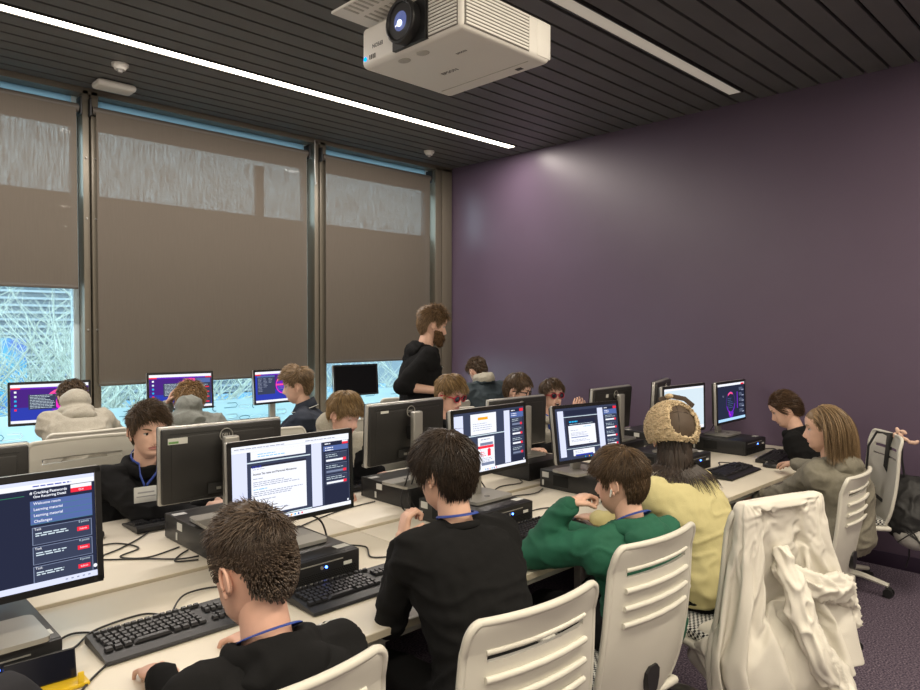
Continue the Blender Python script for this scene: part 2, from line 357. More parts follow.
# ------------------------------------------------------------------ outside
M_tree = mat('pale_bark', (0.42, 0.47, 0.42), 0.8, noise_amt=.3, nscale=8)
def tree(x, y, h, seed, label, lean=0.0):
    rr = random.Random(seed); m = MB()
    def br(p, d, L, r, lv):
        pts = [p]; rs = [r]; q = p.copy(); dd = d.copy(); n = 4
        for k in range(n):
            dd = (dd + V((rr.uniform(-.2, .2), rr.uniform(-.2, .2), rr.uniform(-.05, .15)))).normalized(); q = q + dd * L / n; pts.append(q.copy()); rs.append(r * (1 - .5 * (k + 1) / n))
        m.tube(pts, rs, 5, cap=False)
        if lv == 0: return
        for k in range({4: 7, 3: 6, 2: 5, 1: 4}[lv]):
            i = rr.randint(1, n); a = rr.uniform(0, 2 * math.pi); side = V((math.cos(a), math.sin(a) * .8, rr.uniform(.0, .9))).normalized()
            br(pts[i], (dd * .4 + side * .9).normalized(), L * rr.uniform(.5, .75), rs[i] * .62, lv - 1)
    br(V((0, 0, 0)), V((lean, 0, 1)).normalized(), h * .45, h * .022, 4)
    o = m.build('bare_tree', M_tree, None, 60); o.location = (x, y, -4.4); tag(o, label, 'tree', 'bare trees outside the windows')
tree(1.7, 9.3, 8.0, 3, 'leafless tree outside, nearest the left window', .12)
tree(5.2, 14.5, 9.0, 9, 'leafless tree outside behind the middle window gap', -.1)
tree(9.8, 13.5, 9.0, 15, 'leafless tree outside beyond the black switched-off monitor', .1)
tree(2.9, 11.5, 8.5, 27, 'leafless tree with low spreading branches outside, second from the left', -.15)
mb = MB(); mb.box((20, 40, -4.5), (160, 68, .2)); struct('ground_outside', mb, mat('wet_paving', (.20, .235, .26), .8, noise_amt=.5, nscale=1), None)
t = thing('office_building', 'grey building with white horizontal louvres across the street', 'building', (6, 24, -4.4))
m = MB(); m.box((4, 4, 4.75), (40, 6, 9.5)); m.build('facade', mat('grey_render', (.17, .215, .25), .8), t, None)
m = MB()
for k in range(26): m.box((2.5, .9, 3.6 + k * .22), (13, .12, .07))
m.build('louvre_screen', mat('white_louvre', (.25, .30, .33), .6), t, None)
m = MB()
for k in range(9): m.box((-11.5 + k * 1.0, .96, 6.2), (.5, .1, 7.5))
m.build('window_bands', mat('dark_glazing', (.13, .2, .26), .2), t, None)
m = MB(); m.box((4, .2, 3.1), (18, .5, .9)); m.build('street_canopy', mat('blue_canopy', (.12, .3, .5), .6), t, None)
t = thing('hoarding', 'bright blue printed hoarding outside the left window', 'hoarding', (3.6, 19.5, -4.4), -6)
m = MB(); m.box((0, 0, 4.9), (1.5, .12, 1.7)); m.build('panel', mat('turquoise_print', (.05, .33, .46), .6, noise_amt=1, nscale=2.2, col2=(.06, .12, .34)), t, None)
for s in (-.6, .6): m = MB(); m.box((s, .1, 2.2), (.12, .12, 3.8)); m.build('post', mat('steel_post', (.3, .32, .34), .5), t)
t = thing('parked_van', 'white van with a red stripe parked outside behind the blinds', 'van', (8.2, 17.5, -4.4), 4)
m = MB(); m.box((0, 0, 3.2 - 1.6 + .3), (4.6, 1.9, 1.8), bev=.2, seg=3); m.build('van_body', mat('van_white', (.8, .85, .88), .4), t)
m = MB(); m.box((0, -.97, 1.6), (4.2, .02, .22)); m.build('stripe', mat('van_red', (.7, .04, .06), .4), t)
for s in (-1.4, 1.4): m = MB(); m.cone((s, -.98, .36), (s, -.7, .36), .36, .36, 20); m.build('wheel', M_black, t)

# world
w = bpy.data.worlds.new('overcast_sky'); S.world = w; w.use_nodes = True
bg = w.node_tree.nodes['Background']; bg.inputs['Color'].default_value = (.80, .92, 1.0, 1); bg.inputs['Strength'].default_value = 4.0
# ------------------------------------------------------------------ desks
def desk(x0, x1, y0, y1, z, label, front, group):
    t = thing('desk', label, 'desk', ((x0 + x1) / 2, (y0 + y1) / 2, 0), 0, group); w, d = x1 - x0 - .003, y1 - y0
    m = MB(); m.box((0, 0, z - .012), (w, d, .024), bev=.002, mi=0)
    for s in (-1, 1): m.box((0, s * (d / 2 + .0008), z - .013), (w - .002, .002, .021), mi=1)
    m.build('tabletop', [M_desk, M_deskedge], t)
    for sx in (-1, 1):
        for sy in (-1, 1):
            m = MB(); m.box((sx * (w / 2 - .05), sy * (d / 2 - .07), (z - .025) / 2), (.05, .05, z - .025), bev=.004); m.build('leg', M_leg, t)
    m = MB()
    for sx in (-1, 1): m.box((sx * (w / 2 - .05), 0, z - .05), (.04, d - .2, .045))
    for sy in (-1, 1): m.box((0, sy * (d / 2 - .07), z - .05), (w - .15, .03, .045))
    m.build('frame', M_leg, t)
    m = MB(); m.box((0, -front * (d / 2 - .03), z - .22), (w - .16, .018, .34)); m.build('modesty_panel', mat('dark_panel', (.03, .03, .032), .6), t)
    return t
fl = ['front row desk under the left-edge monitor and the boy with the blue lanyard', 'front row desk in front of the boy in the green hoodie', 'front row desk at the purple wall in front of the girl in the grey hoodie']
bl_ = ['second row desk in front of the boy with the badge, left end', 'second row desk in front of the boy with red sunglasses', 'second row desk end near the purple wall']
wl = ['window desk under the left windows', 'window desk under the middle window', 'window desk in the corner by the purple wall']
for i, (a, b) in enumerate(((.02, 1.82), (1.82, 3.62), (3.62, 5.42))):
    desk(a, b, 1.623, 2.489, ZD, fl[i], -1, 'front row desks'); desk(a, b, 2.494, 3.36, ZB, bl_[i], 1, 'second row desks')
    desk(a, b, 4.98, 5.64, ZD, wl[i], -1, 'window desks')

# ------------------------------------------------------------------ monitors
UIW = .478; UIH = .269
UI = {}
def c(n, col, s=.95): UI[n] = glow('ui_' + n, col, s)
c('white', (.90, .92, 1.0)); c('lilac', (.72, .76, .98)); c('navy', (.022, .026, .055)); c('slate', (.045, .055, .10)); c('blue', (.095, .15, .38)); c('red', (.95, .03, .06)); c('grey', (.30, .33, .45))
c('orange', (1, .42, .02)); c('cyan', (.02, .45, .85)); c('ink', (.03, .03, .05)); c('line', (.20, .24, .36)); c('pale', (.66, .78, .86)); c('royal', (.03, .05, .42)); c('magenta', (.9, .03, .55)); c('pink', (1, .10, .28)); c('violet', (.16, .02, .55)); c('taskbar', (.45, .72, 1.0)); c('green', (.04, .25, .12)); c('purple', (.07, .02, .22))
UIN = list(UI)
def UIM(): return [UI[n] for n in UIN]
class Screen:
    def __init__(s): s.mb = MB(); s.k = 0
    def r(s, x0, y0, x1, y1, col):
        s.k += 1; z = .0004 + s.k * .00003
        P = lambda x, y: (-(.5 - x) * UIW, -z, (.5 - y) * UIH)
        s.mb.add([P(x0, y0), P(x1, y0), P(x1, y1), P(x0, y1)], [[0, 1, 2, 3]], UIN.index(col))
    def lines(s, x0, y0, x1, n, dy, col='grey', h=.008, seed=0):
        rr = random.Random(seed)
        for i in range(n):
            x = x0; e = x0 + (x1 - x0) * rr.uniform(.55, 1)
            while x < e:
                w = rr.uniform(.012, .045); s.r(x, y0 + i * dy, min(x + w, e), y0 + i * dy + h, col); x += w + .006
    def disc(s, cx, cy, rx, col, r0=0, a0=0, a1=360):
        s.k += 1; z = .0004 + s.k * .00003; n = 28; vs = []
        for i in range(n + 1):
            a = R(a0 + (a1 - a0) * i / n)
            for q in (r0, 1): vs.append((-(.5 - cx) * UIW + rx * UIW * q * math.cos(a), -z, (.5 - cy) * UIH + rx * UIW * q * math.sin(a)))
        s.mb.add(vs, [[2 * i, 2 * i + 1, 2 * i + 3, 2 * i + 2] for i in range(n)], UIN.index(col))
    def text(s, x, y, t, size, col, ax='LEFT', bold=0):
        s.k += 1; z = .0004 + s.k * .00003; vs, fs = text_geo(t, size, ax, bold)
        s.mb.add([(-(.5 - x) * UIW + v.x, -z, (.5 - y) * UIH + v.y) for v in vs], fs, UIN.index(col))
    def sidebar(s, x0, x1, ytop, n, seed, style):
        s.r(x0, ytop, x1, .95, 'navy'); s.r(x1 - .055, ytop, x1, ytop + .045, 'white' if style == 0 else 'red'); s.r(x1 - .055, ytop + .02, x1, ytop + .05, 'red')
        s.r(x0, ytop + .055, x1, ytop + .125 + .02 * style, 'blue'); s.lines(x0 + .012, ytop + .018, x0 + .10, 1, .02, 'white', .014, 14)
        s.lines(x0 + .015, ytop + .075, x0 + .09, 2, .032, 'white', .012, 15)
        y = ytop + .15; h = (.93 - y) / 4.6
        for i in range(n):
            s.r(x0 + .012, y, x1 - .012, y + h * .92, 'slate'); s.r(x0 + .012, y, x1 - .012, y + .004, 'line'); s.lines(x0 + .02, y + h * .18, x1 - .03, 2, h * .17, 'pale', .007, seed + i)
            s.r(x0 + .022, y + h * .62, x1 - .05, y + h * .8, 'white' if (i + style) % 3 != 1 or style == 2 else 'line'); s.r(x1 - .052, y + h * .58, x1 - .022, y + h * .82, 'red'); y += h * 1.02
        s.disc(x1 - .012, .925, .008, 'white')
def screen_ui(kind):
    s = Screen()
    if kind == 'terminal_quiz':
        s.r(0, 0, 1, 1, 'navy'); s.r(0, 0, 1, .075, 'lilac'); s.r(0, .035, 1, .08, 'white'); s.r(0, .13, .66, .135, 'green')
        s.lines(.70, .05, .98, 1, .03, 'royal', .01, 3)
        s.r(.68, .08, .99, .95, 'navy'); s.text(.685, .115, '# Cracking Passwords', .0094, 'white', bold=.0002); s.text(.70, .152, 'One Recurring Detail', .0086, 'white', bold=.0002)
        s.r(.88, .085, .985, .125, 'white'); s.r(.88, .12, .985, .16, 'red'); s.text(.932, .14, 'Quit', .007, 'white', 'CENTER')
        s.r(.685, .19, .985, .41, 'blue')
        for k, t in enumerate(('Welcome room', 'Learning material', 'Learning material', 'Challenges')): s.text(.70, .215 + k * .055, t, .0095, 'white', bold=.0001); s.r(.685, .24 + k * .055, .985, .2425 + k * .055, 'green')
        for k in range(3):
            y = .435 + k * .18; s.r(.69, y, .98, y + .165, 'line'); s.r(.694, y + .006, .976, y + .16, 'slate'); s.text(.70, y + .02, 'Task', .0085, 'white'); s.text(.965, y + .018, '0 points', .0075, 'pale', 'RIGHT')
            s.lines(.705, y + .055, .90, 2, .02, 'pale', .010, 11 + k); s.r(.905, y + .065, .965, y + .105, 'red'); s.text(.935, y + .085, 'Submit', .0065, 'white', 'CENTER')
        s.r(0, .945, 1, 1, 'taskbar'); s.r(.5, .945, 1, 1, 'lilac')
        for k, q in enumerate(('royal', 'orange', 'cyan', 'royal', 'cyan')): s.disc(.36 + k * .03, .972, .009, q)
        for k in range(5): s.r(.84 + k * .028, .966, .852 + k * .028, .978, 'grey')
        s.disc(.99, .90, .01, 'white')
    elif kind in ('tax_page', 'red_page', 'letter_page'):
        s.r(0, 0, 1, 1, 'slate')
        if kind == 'tax_page':
            s.r(0, 0, 1, .085, 'white'); s.r(0, .05, 1, .055, 'lilac'); s.lines(.02, .03, .5, 1, .02, 'grey', .01, 5); s.lines(.6, .03, .9, 1, .02, 'grey', .01, 6)
            s.r(0, .085, .115, .94, 'lilac'); s.r(.145, .085, .60, .19, 'white'); s.lines(.2, .12, .42, 2, .03, 'cyan', .008, 8); s.r(.115, .215, .64, .23, 'pale')
            s.r(.65, .085, .74, .94, 'lilac'); s.r(.145, .265, .60, .90, 'white'); s.r(.145, .262, .60, .29, 'ink'); s.text(.15, .283, 'GOV.UK', .010, 'royal', bold=.0004)
            s.lines(.16, .31, .28, 1, .02, 'grey', .007, 9)
            s.text(.16, .375, 'Income Tax rates and Personal Allowances', .0098, 'ink', bold=.00025)
            for k, (y, n, x1, cc) in enumerate(((.43, 1, .24, 'grey'), (.475, 3, .56, 'grey'), (.565, 1, .27, 'cyan'), (.60, 3, .58, 'grey'), (.70, 1, .36, 'grey'), (.745, 1, .34, 'grey'), (.79, 1, .38, 'ink'), (.835, 2, .48, 'grey'))): s.lines(.16, y, x1, n, .024, cc, .009, 20 + k)
            s.r(.115, .93, .64, .945, 'pale'); s.sidebar(.755, .985, .085, 3, 31, 0)
        elif kind == 'red_page':
            s.r(0, .04, .12, .94, 'lilac'); s.r(.22, .04, .58, .38, 'white'); s.r(.32, .10, .46, .145, 'orange'); s.lines(.25, .2, .54, 4, .035, 'grey', .008, 4)
            s.r(.12, .39, .70, .405, 'pale'); s.r(.31, .44, .54, .97, 'white'); s.r(.34, .53, .52, .575, 'line'); s.r(.31, .58, .53, .625, 'red'); s.lines(.35, .47, .52, 1, .02, 'grey', .014, 12)
            s.r(.44, .645, .485, .76, 'red'); s.r(.452, .63, .473, .66, 'red'); s.lines(.34, .68, .42, 3, .03, 'red', .012, 3); s.lines(.33, .79, .52, 3, .025, 'grey', .008, 6); s.r(.35, .86, .53, .91, 'line')
            s.r(.69, .04, .775, .94, 'lilac'); s.sidebar(.79, .985, .03, 4, 51, 1)
        else:
            s.r(.03, .05, .12, .94, 'lilac'); s.r(.14, .05, .66, .15, 'navy'); s.r(.12, .17, .67, .182, 'pale'); s.r(.15, .19, .65, .76, 'ink'); s.r(.18, .235, .61, .73, 'white'); s.r(.18, .235, .61, .35, 'navy')
            s.lines(.20, .262, .40, 1, .02, 'cyan', .026, 13); s.lines(.2, .32, .58, 1, .02, 'pale', .008, 2); s.lines(.42, .38, .6, 1, .02, 'cyan', .01, 4)
            s.lines(.21, .44, .34, 1, .02, 'grey', .009, 6); s.lines(.21, .49, .58, 3, .025, 'grey', .008, 7); s.r(.21, .575, .48, .59, 'blue'); s.lines(.21, .63, .56, 2, .025, 'grey', .008, 8); s.lines(.48, .695, .58, 1, .02, 'grey', .009, 9)
            s.r(.12, .79, .67, .80, 'pale'); s.r(.22, .82, .56, .94, 'white'); s.r(.25, .915, .53, .945, 'royal'); s.lines(.25, .85, .4, 2, .03, 'grey', .008, 10)
            s.r(.66, .05, .75, .94, 'lilac'); s.sidebar(.765, .985, .04, 4, 71, 2)
        s.r(0, .95, 1, 1, 'white' if kind != 'letter_page' else 'slate')
        for k, q in enumerate(('cyan', 'royal', 'orange', 'cyan', 'royal', 'red')): s.disc(.40 + k * .03, .975, .007, q)
    elif kind == 'plain_page':
        s.r(0, 0, 1, 1, 'pale'); s.r(0, 0, 1, .05, 'white'); s.r(.0, .93, 1, 1, 'white')
        for k in range(3): s.disc(.16 + k * .1, .2, .025, 'grey', .7); s.lines(.13 + k * .1, .26, .19 + k * .1, 1, .02, 'grey', .01, k)
    elif kind == 'hack_ring':
        s.r(0, 0, 1, 1, 'navy'); s.r(0, 0, 1, .06, 'white'); s.r(.86, .02, .98, .06, 'red'); s.disc(.47, .52, .17, 'purple', .9); s.disc(.47, .52, .16, 'violet', .86, 200, 350); s.disc(.47, .52, .16, 'pink', .84, 60, 130)
        s.text(.17, .33, '101', .018, 'grey'); s.lines(.36, .4, .58, 6, .05, 'blue', .01, 3); s.disc(.47, .78, .09, 'violet', .2, 180, 360); s.disc(.47, .75, .07, 'magenta', .85, 180, 260); s.r(.70, .25, .73, .7, 'violet')
        for k in range(5): s.lines(.78, .14 + k * .15, .96, 3, .03, 'line', .012, 30 + k); s.r(.88, .2 + k * .15, .96, .23 + k * .15, 'grey')
        s.r(0, .93, 1, 1, 'taskbar')
    elif kind in ('desktop_text', 'desktop_quiz', 'desktop_logo'):
        s.r(0, 0, 1, 1, 'purple'); s.r(0, .6, 1, .93, 'royal'); s.r(0, 0, 1, .08, 'white'); s.r(0, .08, .12, .12, 'red'); s.r(.12, .085, .9, .12, 'violet')
        if kind != 'desktop_logo':
            s.disc(.66, .55, .24, 'magenta', .62, 20, 175); s.disc(.66, .55, .235, 'pink', .88, 60, 150); s.disc(.68, .55, .18, 'violet', .3); s.r(.3, .62, .7, .66, 'violet'); s.disc(.66, .52, .10, 'magenta', .2, 100, 260)
            for k, q in enumerate(('white', 'pale', 'cyan', 'cyan', 'red')): s.r(.045, .17 + k * .115, .075, .22 + k * .115, q)
            s.r(.22, .27, .57, .66, 'slate'); s.lines(.24, .29, .56, 9, .04, 'pale', .012, 77)
            if kind == 'desktop_quiz':
                s.r(.73, .12, .99, .93, 'slate'); s.r(.74, .14, .98, .27, 'blue'); s.r(.9, .09, 1, .12, 'red')
                for k in range(4): s.lines(.75, .33 + k * .15, .95, 2, .035, 'pale', .01, k); s.r(.89, .39 + k * .15, .96, .42 + k * .15, 'red')
        else:
            s.r(0, .12, .42, .74, 'slate'); s.r(.02, .13, .42, .18, 'blue'); s.r(0, .12, .04, .93, 'royal')
            for k in range(3): s.lines(.06 + k * .11, .22, .15 + k * .11, 10 - k * 3, .045, 'grey', .014, k)
            s.disc(.60, .46, .165, 'magenta'); s.disc(.60, .46, .15, 'violet'); s.disc(.60, .46, .165, 'pink', .86, 20, 150); s.disc(.60, .46, .12, 'royal', .75, 180, 360)
            s.lines(.44, .42, .76, 1, .05, 'pink', .06, 5); s.lines(.48, .52, .72, 2, .06, 'blue', .03, 6); s.r(.85, .12, .98, .7, 'violet')
        s.r(0, .93, 1, 1, 'white')
    elif kind == 'off': s.r(0, 0, 1, 1, 'ink')
    return s.mb
M_off = mat('screen_off_glass', (.004, .004, .005), .45, spec=.12)
MON = {}
def monitor(loc, rz, tilt, zc, zbase, label, kind, w=.512, h=.306, group=None, sticker=None, stand=True, button=True):
    """screen faces local -y; loc is the panel's plan position"""
    t = thing('computer_monitor', label, 'monitor', (loc[0], loc[1], zbase), rz, group)
    T = Matrix.Translation((0, 0, zc - zbase)) @ Matrix.Rotation(-R(tilt), 4, 'X'); sc = w / .512
    m = MB(); m.T = T; bm_ = .0155
    m.box((0, .008, 0), (w, .022, h), bev=.006, mi=1); m.box((0, -.0045, h / 2 - bm_ / 2), (w - .006, .006, bm_), mi=0); m.box((0, -.0045, -h / 2 + bm_ / 2), (w - .006, .006, bm_), mi=0)
    for s in (-1, 1): m.box((s * (w / 2 - bm_ / 2), -.0045, 0), (bm_ - .002, .006, h - .01), mi=0)
    m.build('bezel', [M_bezel, M_silver2], t)
    m = MB(); m.T = T; m.box((0, -.0032, 0), (w - .032, .002, h - .032)); m.build('screen', M_off, t, None)
    if kind != 'off':
        if kind not in MON: MON[kind] = screen_ui(kind).mesh('ui', UIM())
        o = link('screen_image', MON[kind], t); o.matrix_local = T @ Matrix.Translation((0, -.0043, 0)) @ Matrix.Diagonal((sc, 1, (h - .036) / UIH, 1))
    m = MB(); m.T = T; m.box((0, .026, 0), (w - .012, .022, h - .012), bev=.009); m.box((0, .034, -.01), (w * .84, .012, h * .82), bev=.005)
    m.box((0, .0375, h / 2 - .028), (w - .07, .002, .004), mi=1); m.box((0, .05, -h / 2 + .05), (w * .30, .004, .04), mi=1)
    for k in range(4): m.box((-.05 + k * .028, .053, -h / 2 + .048), (.018, .006, .010), mi=2)
    m.build('back_cover', [M_backc, M_darkm, M_silver], t)
    m = MB(); m.T = T; M3 = Matrix(((1, 0, 0), (0, 0, 1), (0, -1, 0))); m.torus((0, .0505, h / 2 - .048), .026, .0022, M3, 30, 6)
    vs, fs = LOGO; m.add([(-v.x, .0505, h / 2 - .048 + v.y) for v in vs], fs); m.build('logo', M_silver, t, None)
    if stand:
        m = MB(); yb = .095; top = zc - zbase + .105
        m.box((0, yb, top / 2 + .004), (.062, .032, top - .006), bev=.008, seg=3); m.box((0, yb - .022, zc - zbase), (.05, .05, .07), bev=.005, mi=1); m.build('stand_column', [M_silver, M_black], t)
        m = MB(); pts = []
        for (sx, sy) in ((1, 1), (-1, 1), (-1, -1), (1, -1)):
            for k in range(5):
                a = math.atan2(sy, sx) - R(45) + R(90) * k / 4; pts.append((sx * .105 + .02 * math.cos(a), sy * .075 + .02 * math.sin(a)))
        m.prism(pts, .001, .014, Matrix.Translation((0, .06, 0))); m.torus((0, .02, .0145), .012, .0012, None, 20, 4, mi=1); m.build('stand_base', [M_silver, M_darkm], t)
    if sticker:
        m = MB(); m.T = T
        for (x, z, ww, hh, q) in sticker: m.box((x, .0408 + .0006 * q, z), (ww, .002, hh), mi=q)
        m.build('sticker', [M_label, M_green], t)
    if button and kind != 'off':
        m = MB(); m.T = T; m.cone((w / 2 - .022, -.0078, -h / 2 + .009), (w / 2 - .022, -.009, -h / 2 + .009), .004, .004, 10); m.build('power_button', M_backc, t)
    return t
LOGO = text_geo('DELL', .017, 'CENTER', .0006)
PT = .854
fm = [('M', .362, 1.996, .5, 4, 1.124, 'terminal_quiz', 'monitor cut by the left edge showing a dark quiz page on password cracking'),
      ('M', 1.325, 2.201, .4, 2.1, 1.106, 'tax_page', 'monitor showing a white income tax web page in front of the curly undercut boy'),
      ('M', 2.332, 2.175, 1.4, 2.8, 1.133, 'red_page', 'monitor with red and orange web page beside the boy in black sweatshirt'),
      ('M', 3.132, 2.199, -7.7, 8.1, 1.085, 'letter_page', 'monitor tilted back showing a letter with blue header, above the green hoodie'),
      ('M', 4.078, 2.14, -1.7, 1.4, 1.135, 'plain_page', 'monitor with a plain pale grey page behind the trapper hat'),
      ('M', 5.015, 2.262, 1.9, 1.9, 1.103, 'hack_ring', 'monitor with a dark neon ring picture nearest the purple wall')]
for _, x, y, a, tl, zc, k, lab in fm: monitor((x, y), a, tl, zc, PT + .001, lab, k)
PB = ZB + .104
def stk(x, z, w=.075, h=.024, g=True): return [(x, z, w, h, 0)] + ([(x + w * .22, z - h * .2, w * .5, h * .35, 1)] if g else [])
bm = [(.36, 2.74, 180, 0, 1.10, 'terminal_quiz', 'rear of the monitor at the left edge, above the tall quiz monitor', None),
      (1.301, 2.721, 177, .4, 1.106, 'tax_page', 'rear of the monitor with green and white sticker in front of the badge boy', stk(.19, .098)),
      (2.262, 2.709, 182.5, 2, 1.124, 'tax_page', 'rear of the monitor facing the blond boy in the grey hooded top', stk(.165, .112, .05, .012, False)),
      (3.234, 2.811, 178, 1, 1.067, 'tax_page', 'rear of the monitor facing the boy in glasses with his head just above it', None),
      (4.163, 2.753, 182.8, 4, 1.08, 'tax_page', 'rear of the monitor with a small sticker before the purple wall', stk(.1, .1, .03, .022, False)),
      (4.75, 2.70, 198, 3, 1.10, 'off', 'rear of the monitor peeping over the plain grey page monitor', None)]
for x, y, a, tl, zc, k, lab, st in bm: monitor((x, y), a, tl, zc, PB + .001, lab, k, sticker=st)
wm = [(1.355, 5.42, -10, 4, 1.118, 'desktop_text', 'monitor with purple desktop and text window in front of the bowed grey hoodie boy'),
      (2.275, 5.45, -9, 4, 1.140, 'desktop_quiz', 'monitor with purple desktop and red buttons in front of the curly haired boy'),
      (3.13, 5.45, 6, 3, 1.128, 'desktop_logo', 'monitor with a round pink neon logo beside the boy in the navy polo'),
      (3.96, 5.45, -2.6, 4, 1.138, 'off', 'black switched-off monitor under the right-hand blind')]
for x, y, a, tl, zc, k, lab in wm: monitor((x, y), a, tl, zc, (ZD + .001), lab, k, w=.50, h=.297)

# ------------------------------------------------------------------ computers
M_led_b = glow('blue_power_led', (.05, .16, 1.0), 14)
def pc_proto():
    t = thing('desktop_computer', 'x', 'computer')
    w, d, h = .345, .39, .101
    m = MB(); m.box((0, 0, h / 2 + .001), (w, d, h), bev=.004); m.build('case', M_pc, t)
    m = MB(); m.box((0, -d / 2 - .006, h / 2 + .001), (w - .002, .014, h - .002), bev=.004); m.box((-.02, -d / 2 - .0135, .082), (.24, .002, .004), mi=2)
    for r_ in range(7):
        for k in range(36): m.box((-.158 + k * .0088 + (r_ % 2) * .0044, -d / 2 - .0135, .010 + r_ * .0066), (.0052, .002, .004), mi=1)
    m.build('front_panel', [M_black, M_void, M_silver], t)
    m = MB(); m.box((.12, -d / 2 - .0135, .062), (.034, .002, .012)); m.build('badge', M_label, t)
    m = MB(); m.cone((.03, -d / 2 - .012, .066), (.03, -d / 2 - .0165, .066), .0045, .004, 12); m.build('power_light', M_led_b, t)
    m = MB(); m.cone((.012, -d / 2 - .012, .066), (.012, -d / 2 - .0155, .066), .006, .006, 16); m.build('power_button', M_silver, t)
    m = MB(); m.box((-w / 2 - .0006, .05, .052), (.002, .10, .058)); m.box((-w / 2 - .001, .155, .075), (.002, .045, .03), mi=1); m.box((-w / 2 - .001, .172, .03), (.002, .012, .03), mi=1); m.build('side_vent', [M_void, M_label], t)
    m = MB(); m.box((.135, -d / 2 + .05, h + .0012), (.055, .035, .001)); m.build('top_sticker', M_label, t)
    return t
pcp = pc_proto()
pcl = [(.342, 2.18, ZD, 'computer under the left-edge monitor with silver stand on it'), (1.322, 2.245, ZD, 'computer with blue light behind the boy with undercut hair'), (2.305, 2.25, ZD, 'computer with blue light right of the boy in black sweatshirt'),
       (3.235, 2.28, ZD, 'black computer under the tilted monitor, its long side showing'), (4.10, 2.26, ZD, 'computer under the plain page monitor behind the trapper hat'), (4.985, 2.27, ZD, 'computer with blue light against the purple wall')]
for i, (x, y, z, lab) in enumerate(pcl):
    if i == 0: pcp.location = (x, y, z); pcp['label'] = lab; pcp['group'] = 'front row computers'; o = pcp
    else: copy_tree(pcp, (x, y, z), 0, lab, 'front row computers')
m0 = MB(); m0.box((.1735, -.05, .075), (.002, .045, .03)); m0.box((.1735, -.08, .03), (.002, .012, .03)); side_lab = m0.mesh('side_label', [M_label], 40)
for i, (x, y, lab) in enumerate(((.34, 2.76, 'computer behind the tall quiz monitor at the left edge'), (1.33, 2.745, 'grey-sided computer with white labels in front of the badge boy'), (2.35, 2.75, 'computer with white labels in front of the blond boy in grey hood'),
                 (3.25, 2.76, 'computer in the second row behind the red web page monitor'), (4.15, 2.76, 'computer in the second row behind the tilted monitor'), (4.80, 2.76, 'computer in the second row behind the trapper hat'))):
    c2 = copy_tree(pcp, (x, y, ZB), 180, lab, 'second row computers'); link('side_label', side_lab, c2)
    # white labels show on the camera-side end of these
# come with the copied vents (mirrored), so add side labels on the near end
def small_pc(x, y, lab):
    t = thing('small_computer', lab, 'computer', (x, y, ZD), 8, 'window desk computers'); m = MB(); m.box((0, 0, .055), (.18, .2, .10), bev=.006); m.build('case', mat('pc_grey', (.22, .25, .27), .4), t)
    m = MB(); m.box((0, -.101, .055), (.16, .006, .085), bev=.002); m.build('front_panel', M_black, t)
for x, lab in ((1.30, 'small grey computer beside the bowed grey hoodie boy'), (2.22, 'small computer on the window desk by the curly haired boy'), (3.52, 'small computer on the window desk behind the navy polo')): small_pc(x + .02, 5.2, lab)

# ------------------------------------------------------------------ keyboards, mice
def kb_proto():
    t = thing('keyboard', 'x', 'keyboard'); w, d = .452, .185
    m = MB(); prof = [(-d / 2, .004), (-d / 2 + .004, .012), (-d / 2 + .045, .017), (d / 2 - .01, .030), (d / 2, .022), (d / 2, .004)]
    m.prism([(p[0], p[1]) for p in prof], -w / 2, w / 2, Matrix(((0, 0, 1, 0), (1, 0, 0, 0), (0, 1, 0, 0), (0, 0, 0, 1)))); m.build('body', M_black, t, 30)
    m = MB(); sl = math.atan2(.013, .13)
    def key(x, y, kw=.0165, kd=.0165):
        z = .017 + (y + d / 2 - .045) * .013 / .13 + .0015; a, b = kw / 2, kd / 2; vs = [(x - a, y - b, z), (x + a, y - b, z), (x + a, y + b, z), (x - a, y + b, z), (x - a * .78, y - b * .7, z + .0075), (x + a * .78, y - b * .7, z + .0075), (x + a * .78, y + b * .8, z + .009), (x - a * .78, y + b * .8, z + .009)]
        m.add(vs, [[0, 1, 5, 4], [1, 2, 6, 5], [2, 3, 7, 6], [3, 0, 4, 7], [4, 5, 6, 7]])
    for r_ in range(5):
        y = -.035 + r_ * .0187; off = [0, .009, .005, .003, 0][r_]
        if r_ == 0:
            for (x, kw) in ((-.203, .022), (-.178, .022), (-.153, .022), (-.085, .105), (-.017, .022), (.008, .022), (.033, .022), (.058, .022)): key(x, y, kw)
        else:
            for k in range(14): key(-.203 + off + k * .0192, y)
        for k in range(3):
            if r_ in (0, 3, 4) or (r_ == 1 and k == 1): key(.098 + k * .0192 - (0 if True else 0), y)
        for k in range(4): key(.163 + k * .0165, y, .0148)
    for k in range(15): key(-.203 + k * .0192 + (k // 4) * .006, .067, .0165, .012)
    m.build('keycaps', M_key, t, None)
    m = MB()
    for k in range(10): m.box((-.19 + k * .022, .0855, .0305), (.012, .006, .003))
    m.build('media_buttons', M_silver, t)
    return t
kbp = kb_proto()
kl = [(.835, 2.035, ZD, 0, 'keyboard nearest the camera, left of the boy with the undercut'), (1.40, 1.925, ZD, 0, 'keyboard between the undercut boy and the boy in black sweatshirt'), (2.378, 1.925, ZD, 0, 'keyboard beside the green sleeve'), (3.22, 1.93, ZD, 0, 'keyboard hidden mostly by the green hoodie boy'),
      (4.19, 1.875, ZD, 2, 'keyboard right of the yellow sweatshirt'), (4.87, 1.86, ZD, 8, 'keyboard by the purple wall at the end of the row')]
for i, (x, y, z, a, lab) in enumerate(kl):
    if i == 0: kbp.location = (x, y, z + .001); kbp['label'] = lab; kbp['group'] = 'front row keyboards'
    else: copy_tree(kbp, (x, y, z + .001), a, lab, 'front row keyboards')
